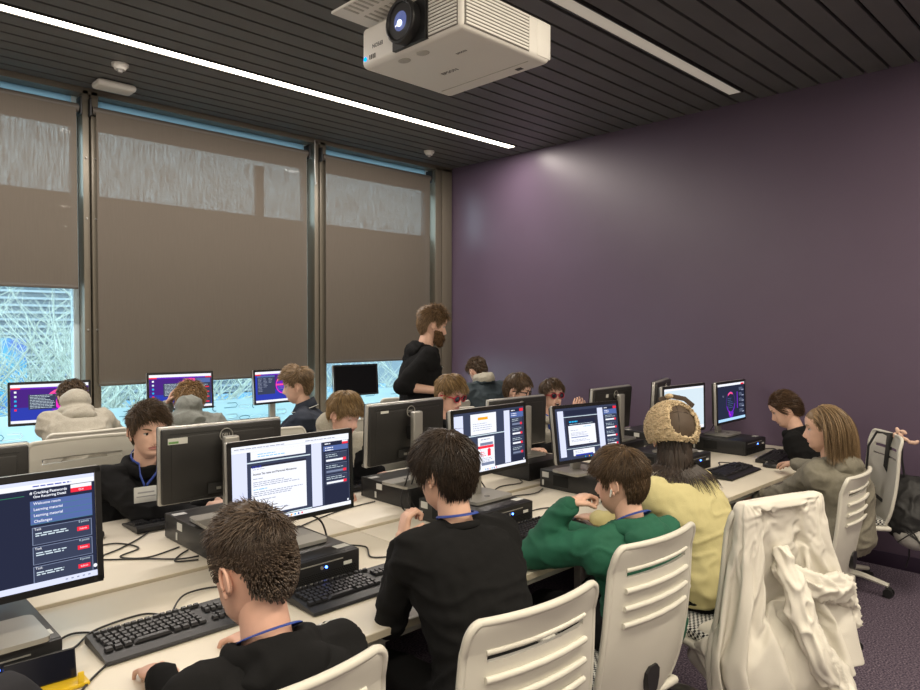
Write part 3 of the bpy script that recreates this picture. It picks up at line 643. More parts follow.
for x, y, a, lab in ((.2, 3.2, 180, 'keyboard at the left end of the second row'), (1.31, 3.15, 180, 'keyboard under the hands of the boy with the badge'), (2.33, 3.14, 182, 'keyboard under the hands of the blond boy in grey hood'), (3.2, 3.15, 180, 'keyboard before the boy in red sunglasses with blond hair'), (4.2, 3.15, 180, 'keyboard before the laughing boy in red sunglasses')):
    copy_tree(kbp, (x, y, ZB + .001), a, lab, 'second row keyboards')
def mouse(x, y, z, a, lab):
    t = thing('computer_mouse', lab, 'mouse', (x, y, z + .001), a, 'computer mice')
    m = MB(); m.ell((0, 0, .010), (.031, .055, .024), None, 20, 12); m2 = MB(); m2.v = [V((p[0], p[1], max(p[2], 0.0))) for p in m.v]; m2.f = m.f; m2.m = m.m; m2.build('shell', M_black, t, 60)
    m = MB(); m.cone((-.004, .03, .028), (.004, .03, .028), .008, .008, 12); m.build('scroll_wheel', M_silver, t)
mouse(4.55, 1.78, ZD, 10, 'black mouse under the hand of the girl in the grey hoodie')
mouse(1.72, 1.80, ZD, 0, 'black mouse right of the boy in black sweatshirt')
mouse(.95, 3.15, ZB, 180, 'black mouse at the elbow of the boy with the badge')

# ------------------------------------------------------------------ cables on the desks
def cable(pts, lab, r=.0032, n=10):
    P = [V(p) for p in pts]; out = []
    for i in range(len(P) - 1):
        p0 = P[max(i - 1, 0)]; p1 = P[i]; p2 = P[i + 1]; p3 = P[min(i + 2, len(P) - 1)]
        for k in range(n):
            u = k / n; out.append(.5 * ((2 * p1) + (p2 - p0) * u + (2 * p0 - 5 * p1 + 4 * p2 - p3) * u * u + (3 * p1 - p0 - 3 * p2 + p3) * u ** 3))
    out.append(P[-1]); m = MB(); m.tube(out, r, 6); tag(m.build('cable', M_cable, None, 60), lab, 'cable', 'cables lying on the desks')
zf, zb_ = ZD + .005, ZB + .005
cable([(.52, 2.16, zf), (.60, 2.22, zf), (.66, 2.16, zf), (.62, 2.08, zf), (.68, 2.12, zf + .01)], 'cable looping from the left-edge computer to the nearest keyboard')
cable([(.515, 2.10, zf), (.58, 2.12, zf), (.66, 2.2, zf), (.8, 2.22, zf), (.84, 2.13, zf + .01)], 'cable arching behind the nearest keyboard')
cable([(.62, 1.96, zf), (.56, 1.90, zf), (.50, 1.82, zf), (.46, 1.72, zf)], 'cable running from the nearest keyboard towards the phone')
cable([(.86, 2.15, zf), (.95, 2.26, zf + .01), (1.08, 2.27, zf), (1.10, 2.15, zf), (1.14, 2.05, zf)], 'cable bow between nearest keyboard and blue-lit computer')
cable([(.9, 3.0, zb_), (.98, 2.98, zb_), (1.02, 2.86, zb_), (.93, 2.80, zb_), (1.0, 2.72, zb_), (1.14, 2.76, zb_)], 'long loop of cable before the boy with the badge')
cable([(1.16, 3.1, zb_), (1.08, 3.0, zb_), (.96, 2.9, zb_), (.86, 2.83, zb_), (.98, 2.72, zb_), (1.08, 2.62, zb_), (1.15, 2.60, zb_)], 'second cable crossing in front of the boy with the badge')
cable([(1.13, 2.56, zb_), (1.06, 2.60, zb_), (1.10, 2.66, zb_), (1.15, 2.70, zb_)], 'short cable tied with a twist tie by the labelled computer')
cable([(1.30, 2.31, 1.0), (1.38, 2.36, .93), (1.50, 2.4, .90), (1.56, 2.38, .86), (1.57, 2.34, zf)], 'cable falling from the tax page monitor', .004)
cable([(1.50, 2.3, zf), (1.62, 2.36, zf), (1.7, 2.28, zf), (1.64, 2.16, zf), (1.72, 2.1, zf)], 'cable right of the blue-lit computer')
cable([(1.52, 2.62, zb_), (1.75, 2.72, zb_), (1.95, 2.78, zb_), (2.15, 2.80, zb_)], 'cable between the two labelled computers')
cable([(1.55, 2.7, zb_), (1.7, 2.85, zb_), (1.9, 2.86, zb_), (2.12, 2.92, zb_)], 'thin cable lying beyond the tax page monitor')
for k, dx in enumerate((0, .04, .07)): cable([(2.28, 2.68, 1.02), (2.2 + dx, 2.60, .93), (2.12 + dx, 2.56, .82), (2.14 + dx, 2.535, zb_), (2.26 + dx, 2.58, zb_ - .001)], ['cable hanging behind the monitor of the blond boy, left', 'cable hanging behind the monitor of the blond boy, middle', 'cable hanging behind the monitor of the blond boy, right'][k], .004)
cable([(2.36, 2.3, 1.0), (2.3, 2.36, .93), (2.18, 2.33, .90), (2.1, 2.3, .92)], 'cable curling under the red web page monitor', .005)
cable([(2.36, 2.3, 1.0), (2.46, 2.38, .92), (2.6, 2.43, .80), (2.65, 2.35, zf)], 'cable falling right of the red web page monitor', .004)
cable([(2.49, 2.1, zf), (2.6, 2.16, zf), (2.72, 2.14, zf), (2.72, 2.04, zf), (2.62, 2.0, zf + .01)], 'cable bow behind the keyboard beside the green sleeve')
cable([(2.6, 2.36, zf), (2.75, 2.42, zf), (2.9, 2.38, zf), (3.02, 2.42, zf)], 'cable tangle between two front row computers')
cable([(2.72, 2.52, zb_), (2.85, 2.58, zb_), (3.0, 2.56, zb_), (3.06, 2.62, zb_)], 'cable tangle behind the front row gap')
cable([(5.02, 2.36, 1.02), (5.08, 2.4, .95), (5.02, 2.42, .87)], 'cable curling behind the neon ring monitor')
cable([(3.9, 2.06, zf), (4.3, 2.02, zf), (4.45, 2.08, zf), (4.5, 1.98, zf)], 'cable left of the blue-lit wall computer')
cable([(5.16, 2.1, zf), (5.25, 2.04, zf), (5.15, 1.97, zf)], 'cable between the wall computer and its keyboard')
for k, (x, y) in enumerate(((1.0, 5.15), (1.12, 5.25), (3.3, 5.2))): cable([(x, y, zf), (x + .06, y - .06, zf), (x + .14, y - .02, zf + .03), (x + .12, y + .08, zf), (x + .2, y + .1, zf)], ['cable on the window desk at the left', 'second cable on the window desk at the left', 'cable on the window desk beneath the pink logo monitor'][k])
mb = MB(); mb.box((4.5, 1.665, ZD + .003), (.001, .001, .001)); 
mb = MB(); mb.box((0, 0, 0), (.09, .06, .003)); o = mb.build('note_card', mat('lime_paper', (.3, .75, .12), .6)); o.location = (4.84, 1.72, ZD + .003); tag(o, 'small bright green note card at the keyboard by the wall', 'note card')

# phone on a yellow stand
t = thing('smartphone', 'black smartphone leaning on its side against the left-edge computer', 'phone', (.455, 1.93, ZD + .012), 0)
T = Matrix.Rotation(R(-4), 4, 'Z') @ Matrix.Rotation(R(-16), 4, 'X')
m = MB(); m.T = T; m.box((0, 0, .036), (.155, .008, .072), bev=.0035, seg=3); m.build('body', M_darkm, t)
m = MB(); m.T = T; m.box((0, -.0042, .036), (.149, .001, .066)); m.build('screen', mat('phone_glass', (.008, .009, .016), .15), t)
t = thing('phone_stand', 'bright yellow plastic stand holding the black smartphone', 'phone stand', (.50, 1.905, ZD + .001)); My = mat('yellow_plastic', (.75, .50, .02), .4)
m = MB(); m.box((0, 0, .006), (.10, .055, .010), bev=.003); m.build('base', My, t)
m = MB(); m.box((.03, -.022, .022), (.014, .006, .034), bev=.002); m.build('front_lip', My, t)

# ------------------------------------------------------------------ projector
t = thing('projector', 'large white projector with black lens hanging below the ceiling', 'projector', (1.985, 2.055, 2.70))
Mw = mat('projector_white', (.84, .82, .77), .45); w, d, h = .50, .585, .165
m = MB(); m.box((0, 0, h / 2), (w, d, h), bev=.022, seg=4); m.build('body', Mw, t)
m = MB(); M3 = Matrix(((0, 0, -1), (0, 1, 0), (1, 0, 0)))
m.box((-w / 2 + .012, -.02, .085), (.05, .19, .15), mi=0); m.build('lens_recess', M_black, t)
m = MB(); m.cone((-w / 2 + .03, -.01, .092), (-w / 2 - .045, -.01, .092), .076, .082, 40); m.torus((-w / 2 - .045, -.01, .092), .074, .008, M3, 40, 8); ln = m.build('lens_barrel', M_black, t)
g = MB(); g.ell((-w / 2 - .035, -.01, .092), (.018, .045, .045)); g.build('lens_glass', mat('lens_coated_glass', (.02, .02, .10), .05, spec=1, emit=(.35, .45, 1, .25)), ln)
g = MB(); g.disc((-w / 2 - .0535, -.016, .080), (-1, 0, 0), .013, 20, .001); g.build('lens_light', glow('projector_beam', (.75, .85, 1), 3), ln)
m = MB()
for k in range(11): m.box((-w / 2 - .001, -.195, .022 + k * .0125), (.006, .145, .0075), mi=0)
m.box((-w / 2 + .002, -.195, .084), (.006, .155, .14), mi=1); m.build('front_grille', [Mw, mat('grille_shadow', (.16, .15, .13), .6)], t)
m = MB()
for k in range(11): m.box((-.06, -d / 2 - .001, .022 + k * .0125), (.34, .006, .0075), mi=0)
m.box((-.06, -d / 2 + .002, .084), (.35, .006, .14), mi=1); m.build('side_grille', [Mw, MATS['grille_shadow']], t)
m = MB(); m.box((.205, -d / 2 + .004, .084), (.085, .012, .14), bev=.004); m.build('filter_cover', Mw, t)
m = MB(); vs, fs = text_geo('EPSON', .030, 'CENTER', .0006); m.add([(.02 - v.y, .05 - v.x, -.0008) for v in vs], fs); m.build('lettering', mat('logo_grey', (.08, .08, .08), .5), t, None)
m = MB(); m.add([(-.09 - v.y * .6, -.13 - v.x * .6, -.0008) for v in vs], fs); m.build('lettering', MATS['logo_grey'], t, None)
m = MB(); m.add([(-w / 2 - .0008, .185 + v.x * .75, .075 - v.y * .75) for v in vs], fs); m.build('lettering', mat('logo_grey', (.08, .08, .08), .5), t, None)
m = MB()
for (x, y) in ((-.19, .09), (-.19, -.02)): m = MB(); m.ell((x, y, -.001), (.022, .030, .004)); m.build('adjust_foot', mat('projector_shade', (.5, .48, .43), .5), t)
m = MB(); m.box((.16, .0, -.0006), (.003, .5, .002)); m.box((.2, -.17, -.0008), (.02, .03, .002), mi=1); m.build('panel_seam', [MATS['projector_shade'], MATS['logo_grey']], t)
m = MB(); m.cone((-w / 2 - .002, .265, .035), (-w / 2 + .01, .265, .035), .009, .009, 16); m.build('status_light', glow('blue_status', (.0, .30, 1), 2.0), t)
m = MB()
for k in range(4): m.box((-w / 2 - .0008, .235 - k * .011, .035), (.002, .0045, .018))
m.build('indicator_marks', MATS['logo_grey'], t)
tm = thing('projector_mount', 'white slotted ceiling bracket and pole above the projector', 'ceiling bracket', (1.985, 2.055, 2.87))
m = MB(); m.box((-.13, .12, .03), (.5, .40, .012), bev=.004, mi=0)
for k in range(9):
    for j in range(2): m.box((-.34 + j * .1, -.02 + k * .032, .023), (.07, .010, .003), mi=1)
m.build('plate', [Mw, MATS['projector_shade']], tm)
m = MB(); m.cone((0, .05, .03), (0, .05, ZC - 2.87 - .012), .032, .032, 20); m.build('pole', Mw, tm)
m = MB(); m.cone((0, .05, ZC - 2.87 - .012), (0, .05, ZC - 2.87), .09, .09, 28); m.build('ceiling_flange', Mw, tm)
for sx in (-1, 1):
    for sy in (-1, 1): m = MB(); m.cone((sx * .12, sy * .12 + .03, -.006), (sx * .12, sy * .12 + .03, .03), .012, .012, 10); m.build('spacer', Mw, tm)
# ------------------------------------------------------------------ task chairs (seat centre at origin, faces +y)
def checker():
    m = bpy.data.materials.new('black_white_check_fabric'); m.use_nodes = True; nt = m.node_tree; b = nt.nodes['Principled BSDF']; tc = nt.nodes.new('ShaderNodeTexCoord')
    ck = nt.nodes.new('ShaderNodeTexChecker'); ck.inputs['Scale'].default_value = 90; ck.inputs['Color1'].default_value = (.015, .015, .016, 1); ck.inputs['Color2'].default_value = (.55, .55, .52, 1)
    nt.links.new(tc.outputs['Object'], ck.inputs[0]); nt.links.new(ck.outputs[0], b.inputs['Base Color']); b.inputs['Roughness'].default_value = .9; return m
M_check = checker()
def chair_proto(ztop):
    t = thing('task_chair', 'x', 'chair')
    # back shell: grid with real slots
    z0, H = .43, ztop - .43
    def prof(v): return (-.215 - .03 * math.sin(math.pi * min(v * 1.15, 1)) - .085 * v * v + .02 * (v > 0) * 0, z0 + H * v)
    vsl = [(.865, .034, 0), (.76, .016, 1), (.665, .014, 1), (.575, .014, 1)]
    vv = set(np.round(np.linspace(0, 1, 17), 4).tolist())
    for (c_, hh, _) in vsl: vv |= {round(c_ - hh, 4), round(c_ + hh * .2, 4)}
    vv |= {.94, .955, .97, .98, .99, .996}; vv = sorted(v for v in vv if not any(c_ - hh < v < c_ + hh * .2 for c_, hh, _ in vsl))
    uu = [-1, -.95, -.88, -.74, -.6, -.4, -.2, 0, .2, .4, .6, .74, .88, .95, 1]
    def hw(v):
        w = .238 + .012 * math.sin(math.pi * v * .8) - .02 * v
        if v > .94: q = (v - .94) / .06; w -= .028 * (1 - math.sqrt(max(0, 1 - q * q)))
        if v < .25: q = (.25 - v) / .25; w -= .09 * (1 - math.sqrt(max(0, 1 - q * q)))
        return w
    def P(u, v, off=0):
        y, z = prof(v); w = hw(v); return (u * w, y + .035 * (u * u) * (1 - .2 * v) + off, z)
    vs = []; fs = []; n = len(uu)
    for v in vv:
        for u in uu: vs.append(P(u, v))
    for v in vv:
        for u in uu: vs.append(P(u, v, -.012))
    NV = len(vv); off = n * NV; keep = {}
    for j in range(NV - 1):
        for i in range(n - 1):
            cu = (uu[i] + uu[i + 1]) / 2; cv = (vv[j] + vv[j + 1]) / 2
            if abs(cu) < .74 and any(c_ - hh < cv < c_ + hh * .2 for c_, hh, _ in vsl): continue
            keep[(i, j)] = 1
    for (i, j) in keep:
        a = [j * n + i, j * n + i + 1, (j + 1) * n + i + 1, (j + 1) * n + i]; fs.append(a); fs.append([x + off for x in a[::-1]])
        for (di, dj, e) in ((0, -1, (0, 1)), (1, 0, (1, 2)), (0, 1, (2, 3)), (-1, 0, (3, 0))):
            if (i + di, j + dj) not in keep: x, y = a[e[0]], a[e[1]]; fs.append([x, y, y + off, x + off])
    m = MB(); m.add(vs, fs); m.build('backrest', M_chair, t, 35)
    m = MB(); edge = [P(1, v, -.006) for v in vv[1:]] + [P(u, 1, -.006) for u in uu[::-1]] + [P(-1, v, -.006) for v in vv[::-1][:-1]]
    m.tube(edge, .0105, 8); rim = m.build('back_rim', M_chair, t, 60)
    for (c_, hh, _) in vsl:   # louvre lips above each slot, on the rear face
        m = MB(); m.tube([P(u, c_ + hh * .2, -.018 if _ else -.013) for u in (-.76, -.6, -.3, 0, .3, .6, .76)], [(.008, .009) if _ else (.006, .007)] * 7, 8); m.build('louvre', M_chair, t, 60)
    y, z = prof(.16)
    m = MB(); pts = [(0, -.05), (.022, -.035), (.034, 0), (.036, .028), (.02, .045), (-.02, .045), (-.036, .028), (-.034, 0), (-.022, -.035)]
    m.prism(pts, 0, .022, Matrix.Translation((0, y - .010, z + .02)) @ Matrix(((1, 0, 0, 0), (0, 0, -1, 0), (0, 1, 0, 0), (0, 0, 0, 1)))); m.build('lumbar_knob', M_black, t)
    m = MB(); m.box((0, .01, .445), (.49, .46, .028), bev=.013, seg=3); m.build('seat_shell', M_chair, t)
    m = MB(); m.box((0, .02, .475), (.45, .44, .045), bev=.02, seg=3); m.build('seat_cushion', M_check, t)
    m = MB(); m.box((0, -.02, .40), (.18, .24, .06), bev=.01); m.box((0, -.20, .43), (.09, .12, .045), bev=.01); m.build('mechanism', M_chair, t)
    for s in (-1, 1):
        m = MB(); m.box((s * .265, -.03, .565), (.03, .085, .20), bev=.01); m.box((s * .235, -.03, .465), (.09, .07, .025), bev=.008); ar = m.build('armrest_upright', M_chair, t)
        m = MB(); m.box((s * .265, .03, .668), (.065, .25, .024), bev=.011, seg=3); m.build('arm_pad', M_chair, t)
        m = MB(); m.cone((s * .281, -.045, .615), (s * .286, -.045, .615), .02, .02, 20); m.build('arm_button', M_black, ar)
    m = MB(); m.cone((0, 0, .12), (0, 0, .38), .028, .025, 20); m.build('gas_column', M_black, t)
    for k in range(5):
        a = R(90 + 72 * k); d = V((math.cos(a), math.sin(a), 0)); m = MB(); m.tube([d * .02 + V((0, 0, .115)), d * .15 + V((0, 0, .105)), d * .29 + V((0, 0, .075))], [(.03, .022), (.026, .018), (.018, .014)], 8); lg = m.build('leg', M_chair, t)
        p = V((-d.y, d.x, 0)); m = MB()
        for s in (-1, 1): m.cone(d * .29 + p * s * .010 + V((0, 0, .03)), d * .29 + p * s * .026 + V((0, 0, .03)), .029, .027, 18)
        m.box(d * .29 + V((0, 0, .05)), (.03, .03, .035), bev=.006); m.build('caster', M_black, lg)
    return t
chp = chair_proto(1.0)
def chair(bx, by, az, lab, group='task chairs', zs=1.0):
    """bx,by = plan position of the top of the backrest, az = facing"""
    f = fwd(az); o = copy_tree(chp, (bx + f.x * .30, by + f.y * .30, 0), -az, lab, group); o.scale = (1, 1, zs); return o
C_ = [(.665, 1.09, 1, 'chair whose white top corner shows behind the boy with the undercut', 1.0), (1.275, 1.01, 5, 'white slotted chair behind the boy in black sweatshirt', 1.0),
      (1.955, 1.085, 3, 'white chair with black knob behind the green hoodie', 1.0), (2.61, .99, 18, 'chair with a white sweatshirt hung over its back', 1.0),
      (3.765, 1.03, -2, 'white chair behind the girl in the grey hoodie', .94), (5.0, 1.22, -36, 'turned white chair by the purple wall with a backpack strap over it', .98)]
for k, (x, y, a, l, zs) in enumerate(C_): chair(x, y, a, l, 'front row chairs', zs).scale.x = .94
for x, y, a, l in ((1.10, 3.86, 178, 'chair of the boy with the badge'), (2.2, 3.93, 180, 'chair of the blond boy in grey hood'), (3.05, 3.95, 180, 'chair of the blond boy with red sunglasses'), (3.8, 3.95, 180, 'chair of the boy in dark glasses'), (4.5, 3.95, 185, 'chair of the laughing boy')): chair(x, y, a, l, 'second row chairs', 1.08 if x < 1.2 else 1.0).scale.x = 1.1 if x < 1.2 else 1
for x, y, a, l in ((1.37, 4.62, 2, 'chair behind the bowed boy in the grey hoodie'), (2.08, 4.12, -2, 'chair of the curly haired boy at the window'), (2.85, 4.0, -35, 'chair of the boy in the navy polo'), (4.08, 4.9, 0, 'empty chair before the black switched-off monitor'),
                   (4.12, 4.28, 0, 'chair just left of the dark jacket back'), (4.80, 4.40, 0, 'chair behind the dark jacket near the corner')): chair(x, y, a, l, 'window row chairs')
for ch in list(chp.children_recursive): bpy.data.objects.remove(ch)
bpy.data.objects.remove(chp)

# ------------------------------------------------------------------ heads
def tab(zz, vals):
    zz = np.array(zz); vals = np.array(vals); return lambda z: np.interp(z, zz, vals)
ZT = [-.02, 0, .012, .03, .045, .06, .08, .10, .12, .14, .16, .18, .20, .215, .225]
from_yf = tab(ZT, [.045, .066, .079, .078, .083, .081, .080, .078, .084, .088, .087, .079, .060, .036, -.005])
from_yb = tab(ZT, [.0, -.01, -.03, -.048, -.062, -.074, -.085, -.093, -.098, -.101, -.099, -.091, -.074, -.050, -.012])
from_w = tab(ZT, [.02, .036, .044, .0525, .057, .061, .066, .070, .0735, .0755, .0755, .070, .056, .036, .004])
def smoothf(f):
    zz = np.linspace(-.03, .235, 160); v = f(zz); k = np.ones(9) / 9; vp = np.pad(v, 4, mode='edge'); v2 = np.convolve(vp, k, 'valid'); v2[-9:] = v[-9:] * .6 + v2[-9:] * .4
    return lambda z: np.interp(z, zz, v2)
FY, BY, WW = smoothf(from_yf), smoothf(from_yb), smoothf(from_w)
def headpt(phi, z, face=True):
    """phi from the front (0) to the back (pi), arrays ok"""
    yf, yb, w = FY(z), BY(z), WW(z); c_ = np.interp(z, [-.02, .03, .09], [.02, .01, -.005]); cs, sn = np.cos(phi), np.sin(phi)
    x = w * np.sign(sn) * np.abs(sn) ** .92; y = np.where(cs > 0, c_ + (yf - c_) * np.abs(cs) ** .9, c_ - (c_ - yb) * np.abs(cs) ** .95)
    if face:
        fr = np.clip(cs, 0, 1); ax = np.abs(x)
        nb = np.interp(z, [.050, .056, .062, .070, .085, .100, .116], [0, .010, .020, .025, .018, .010, 0]); nw = np.interp(z, [.05, .062, .08, .115], [.013, .0125, .009, .007])
        y = y + fr * nb * np.exp(-(x / nw) ** 2)
        y = y - fr * .0105 * np.exp(-((ax - .031) / .014) ** 2 - ((z - .108) / .011) ** 2)
        y = y + fr * .003 * np.exp(-((ax - .028) / .02) ** 2 - ((z - .127) / .008) ** 2)
        y = y + fr * np.exp(-(x / .020) ** 2) * (.0045 * np.exp(-((z - .0475) / .0042) ** 2) + .005 * np.exp(-((z - .037) / .0048) ** 2) - .003 * np.exp(-((z - .0425) / .0018) ** 2) - .004 * np.exp(-((z - .027) / .005) ** 2))
        y = y + fr * .004 * np.exp(-((ax - .045) / .018) ** 2 - ((z - .085) / .016) ** 2)
    return x, y, z
def head_geo(mb, T, eyes='open', mouth='closed'):
    NU, NZ = 76, 74; sp = np.linspace(-1, 1, NU + 1)[:-1]; phi = np.pi * np.sign(sp) * np.abs(sp) ** 1.45
    z = np.concatenate([np.linspace(-.018, .028, 10), np.linspace(.031, .056, 17), np.linspace(.059, .132, 30), np.linspace(.136, .225, 17)])
    vs = []; 
    for zz in z:
        x, y, q = headpt(phi, np.full(NU, zz)); vs.append(np.stack([x, y, np.full(NU, zz)], 1))
    va = np.concatenate(vs); fs = []; mi = []
    for k in range(len(z) - 1):
        for i in range(NU):
            j = (i + 1) % NU; fs.append([k * NU + i, k * NU + j, (k + 1) * NU + j, (k + 1) * NU + i])
            cx = va[k * NU + i][0]; cz = (z[k] + z[k + 1]) / 2; lip = va[k * NU + i][1] > .05 and (cx / .0235) ** 2 + ((cz - .0425) / .0088) ** 2 < 1
            mi.append(1 if lip else 0)
    fs.append(list(range(NU))[::-1]); mi.append(0); fs.append([(len(z) - 1) * NU + i for i in range(NU)]); mi.append(0)
    o = len(mb.v); A = np.array(T); a = va @ A[:3, :3].T + A[:3, 3]; mb.v += [tuple(p) for p in a]; mb.f += [[i + o for i in f] for f in fs]; mb.m += mi
    keep = mb.T; mb.T = T
    for s in (-1, 1):
        mb.ell((s * .031, float(FY(.108)) - .0205, .108), (.0125, .0125, .0125), None, 16, 12, mi=2)
        if eyes != 'shut': mb.ell((s * .031, float(FY(.108)) - .0092, .1070), (.0064, .0026, .0062), None, 12, 6, mi=3)
        lz = .1135 if eyes == 'open' else (.109 if eyes == 'down' else .103)
        pts = [(s * (.031 + .0135 * q), float(FY(.108)) - .0088 - .0055 * q * q, lz - .0045 * q * q) for q in (-1, -.66, -.33, 0, .33, .66, 1)]
        mb.tube(pts, [(.0022, .0017)] * 7, 6, mi=4)
        mb.ell((s * .031, float(FY(.108)) - .0192, lz + .0045), (.0138, .0135, .0075), None, 14, 8, mi=0)
        mb.ell((s * .031, float(FY(.108)) - .0215, .0985), (.0135, .0132, .0055), None, 14, 8, mi=0)
        bp = [(s * (.0155 + .034 * q), float(FY(.128)) - .0005 - .018 * q * q, .1255 + .006 * math.sin(q * 2.3)) for q in (0, .2, .4, .6, .8, 1)]
        mb.tube(bp, [(.0022, .0040), (.0025, .0046), (.0025, .0046), (.0024, .004), (.002, .003), (.001, .0015)], 6, mi=4)
        # ear
        E3 = Matrix.Rotation(R(s * 14), 3, 'Z') @ Matrix.Rotation(R(-10), 3, 'X')
        mb.ell((s * .0735, -.008, .094), (.0075, .015, .026), E3, 12, 10, mi=0)
        rp = []
        for a in range(-60, 236, 20):
            r_ = R(a); rp.append(V((s * .0795, -.010, .096)) + E3 @ V((s * .002, -.0165 * math.cos(r_) , .0275 * math.sin(r_) + .002)))
        mb.tube(rp, [(.0042, .0042)] * len(rp), 6, mi=0)
        mb.ell((s * .0775, -.001, .068), (.0045, .007, .009), E3, 8, 6, mi=0)
        mb.ell((s * .009, .0865, .0585), (.0055, .007, .0045), None, 8, 6, mi=0)
    if mouth == 'open': mb.ell((0, float(FY(.041)) - .002, .040), (.019, .008, .0105), None, 16, 8, mi=3); mb.ell((0, float(FY(.041)) + .0005, .0455), (.015, .0065, .003), None, 14, 6, mi=2)
    mb.T = keep
HL = tab([0, 25, 40, 52, 62, 72, 82, 90, 105, 118, 130, 180], [.176, .174, .166, .150, .128, .100, .098, .128, .124, .085, .050, .030])
def hair(T, mats, parent, n, style, seed, name='hair'):
    rr = np.random.RandomState(seed); g = dict(len=.05, side=.02, w=.006, grav=.25, mess=.35, curl=0., lift=.35, fringe=0., sweep=(0, 0), seg=5, vol=.006, hl=0.0, nape=0.0, crown=(0, -.045), cap=True, top=.0, curlall=0., zmax=.3, clear=False, part=0., tz=.135)
    g.update(style); mb = MB()
    hlf = lambda ph: HL(np.abs(np.degrees(ph))) + g['hl'] * (np.abs(ph) < 1) + g['nape'] * (np.abs(ph) > 1.9)
    if g['cap']:
        NU = 60; phi = np.linspace(-np.pi, np.pi, NU + 1)[:-1]; NZ = 26; rows = []
        for k in range(NZ + 1):
            q = k / NZ; z0 = hlf(phi) - .004; z = z0 + (.2249 - z0) * q ** .8; x, y, _ = headpt(phi, z, False); e = (g['vol'] * (np.clip((z - .08) / .12, .25, 1))) * min(1, .15 + q * 3); 
            up = np.clip((z - .13) / .09, 0, 1); r = np.hypot(x, y + .01) + 1e-6
            vx = x + x / r * e * (1 - up * .5); vy = y + (y + .01) / r * e * (1 - up * .5); vz = z + e * up * 1.1 + g['top'] * up * (y > -.03)
            rows.append(np.stack([vx, vy, vz], 1))
        va = np.concatenate(rows); fs = [[k * NU + i, k * NU + (i + 1) % NU, (k + 1) * NU + (i + 1) % NU, (k + 1) * NU + i] for k in range(NZ) for i in range(NU)]; fs.append([NZ * NU + i for i in range(NU)])
        mb.T = T; mb.addnp(va, fs); mb.T = Matrix.Identity(4)
    # locks
    M = n * 3; ph = rr.uniform(-np.pi, np.pi, M); z = .225 - (.225 - .02) * rr.uniform(0, 1, M) ** 1.15; ok = (z > hlf(ph) + .001) & (z < g['zmax']); ph = ph[ok][:n]; z = z[ok][:n]; n = len(z)
    x, y, _ = headpt(ph, z, False); P = np.stack([x, y, z], 1); C = np.array([0, -.008, .118]); RAD = np.array([.078, .1005, .109])
    N = (P - C) / RAD ** 2; N /= np.linalg.norm(N, axis=1, keepdims=True)
    cr = np.array([g['crown'][0], g['crown'][1], .225]); F = P - cr; F -= N * (F * N).sum(1, keepdims=True); F /= np.linalg.norm(F, axis=1, keepdims=True) + 1e-6
    topf = np.clip((z - g['tz']) / .05, 0, 1)[:, None]; front = np.clip((y + .03) / .08, 0, 1)[:, None]
    F += g['part'] * np.clip((P[:, 1:2] + .05) / .08, 0, 1) * np.stack([np.sign(P[:, 0]), -.6 + 0 * P[:, 0], 0 * P[:, 0]], 1)
    F += topf * (front * np.array([0, g['fringe'], 0]) + np.array([g['sweep'][0], g['sweep'][1], 0]))
    F += rr.normal(0, g['mess'], (n, 3)) * (.3 + .7 * topf); F -= N * (F * N).sum(1, keepdims=True); F /= np.linalg.norm(F, axis=1, keepdims=True) + 1e-6
    L = (g['side'] + (g['len'] - g['side']) * topf[:, 0]) * rr.uniform(.75, 1.2, n); S_ = g['seg']; D = F + N * g['lift'] * (.3 + .7 * topf); D /= np.linalg.norm(D, axis=1, keepdims=True)
    P = P + N * g['vol'] * .5; path = [P.copy()]; ax = rr.normal(0, 1, (n, 3)); Tn = np.array(T.to_3x3()); gd = Tn.T @ np.array([0, 0, -1.0]); gd /= np.linalg.norm(gd)
    for k in range(S_):
        D = D + gd * g['grav'] * (k + 1) / S_
        if g['curl']:
            D = D + g['curl'] * np.maximum(topf, g['curlall']) * (np.cross(ax, D) * math.cos(k * 2.1) + ax * math.sin(k * 2.1) * .5)
        D /= np.linalg.norm(D, axis=1, keepdims=True); P = P + D * (L / S_)[:, None]
        q = (P - C) / RAD; qn = np.linalg.norm(q, axis=1); lim = 1.055 + g['vol'] * 6; bad = qn < lim
        P[bad] = C + (q[bad] / qn[bad][:, None]) * lim * RAD
        if g.get('body'):
            C2 = np.array([0, -.03, -.20]); R2 = np.array([.215, .125, .19]); q = (P - C2) / R2; qn = np.linalg.norm(q, axis=1); bad = (qn < 1.03) & (P[:, 2] < .0); P[bad] = C2 + (q[bad] / qn[bad][:, None]) * 1.04 * R2
        if g.get('body'):
            rn = np.hypot(P[:, 0], P[:, 1] + .03); bad = (rn < .074) & (P[:, 2] < .04); k2 = (.076 / (rn[bad] + 1e-6)); P[bad, 0] *= k2; P[bad, 1] = (P[bad, 1] + .03) * k2 - .03
        path.append(P.copy())
    path = np.array(path)
    if g['clear']:
        okp = ~((path[:, :, 1] > (.012 if g['part'] else .035)) & (path[:, :, 2] < .140)).any(0); path = path[:, okp]; n = int(okp.sum())
    W_ = g['w'] * rr.uniform(.6, 1.3, n) * (np.clip(np.linalg.norm(path[-1] - path[0], axis=1) / .03, .45, 1)); vs = []
    for k in range(S_ + 1):
        t_ = path[min(k + 1, S_)] - path[max(k - 1, 0)]; t_ /= np.linalg.norm(t_, axis=1, keepdims=True) + 1e-9
        q = path[k] - C; q /= np.linalg.norm(q, axis=1, keepdims=True); a = np.cross(t_, q); a /= np.linalg.norm(a, axis=1, keepdims=True) + 1e-9; b = np.cross(a, t_)
        ww = (W_ * (1 - (k / S_) ** 1.8 * .93))[:, None]
        for (ca, cb) in ((1, -.25), (-1, -.25), (0, .45)): vs.append(path[k] + a * ca * ww * .5 + b * cb * ww)
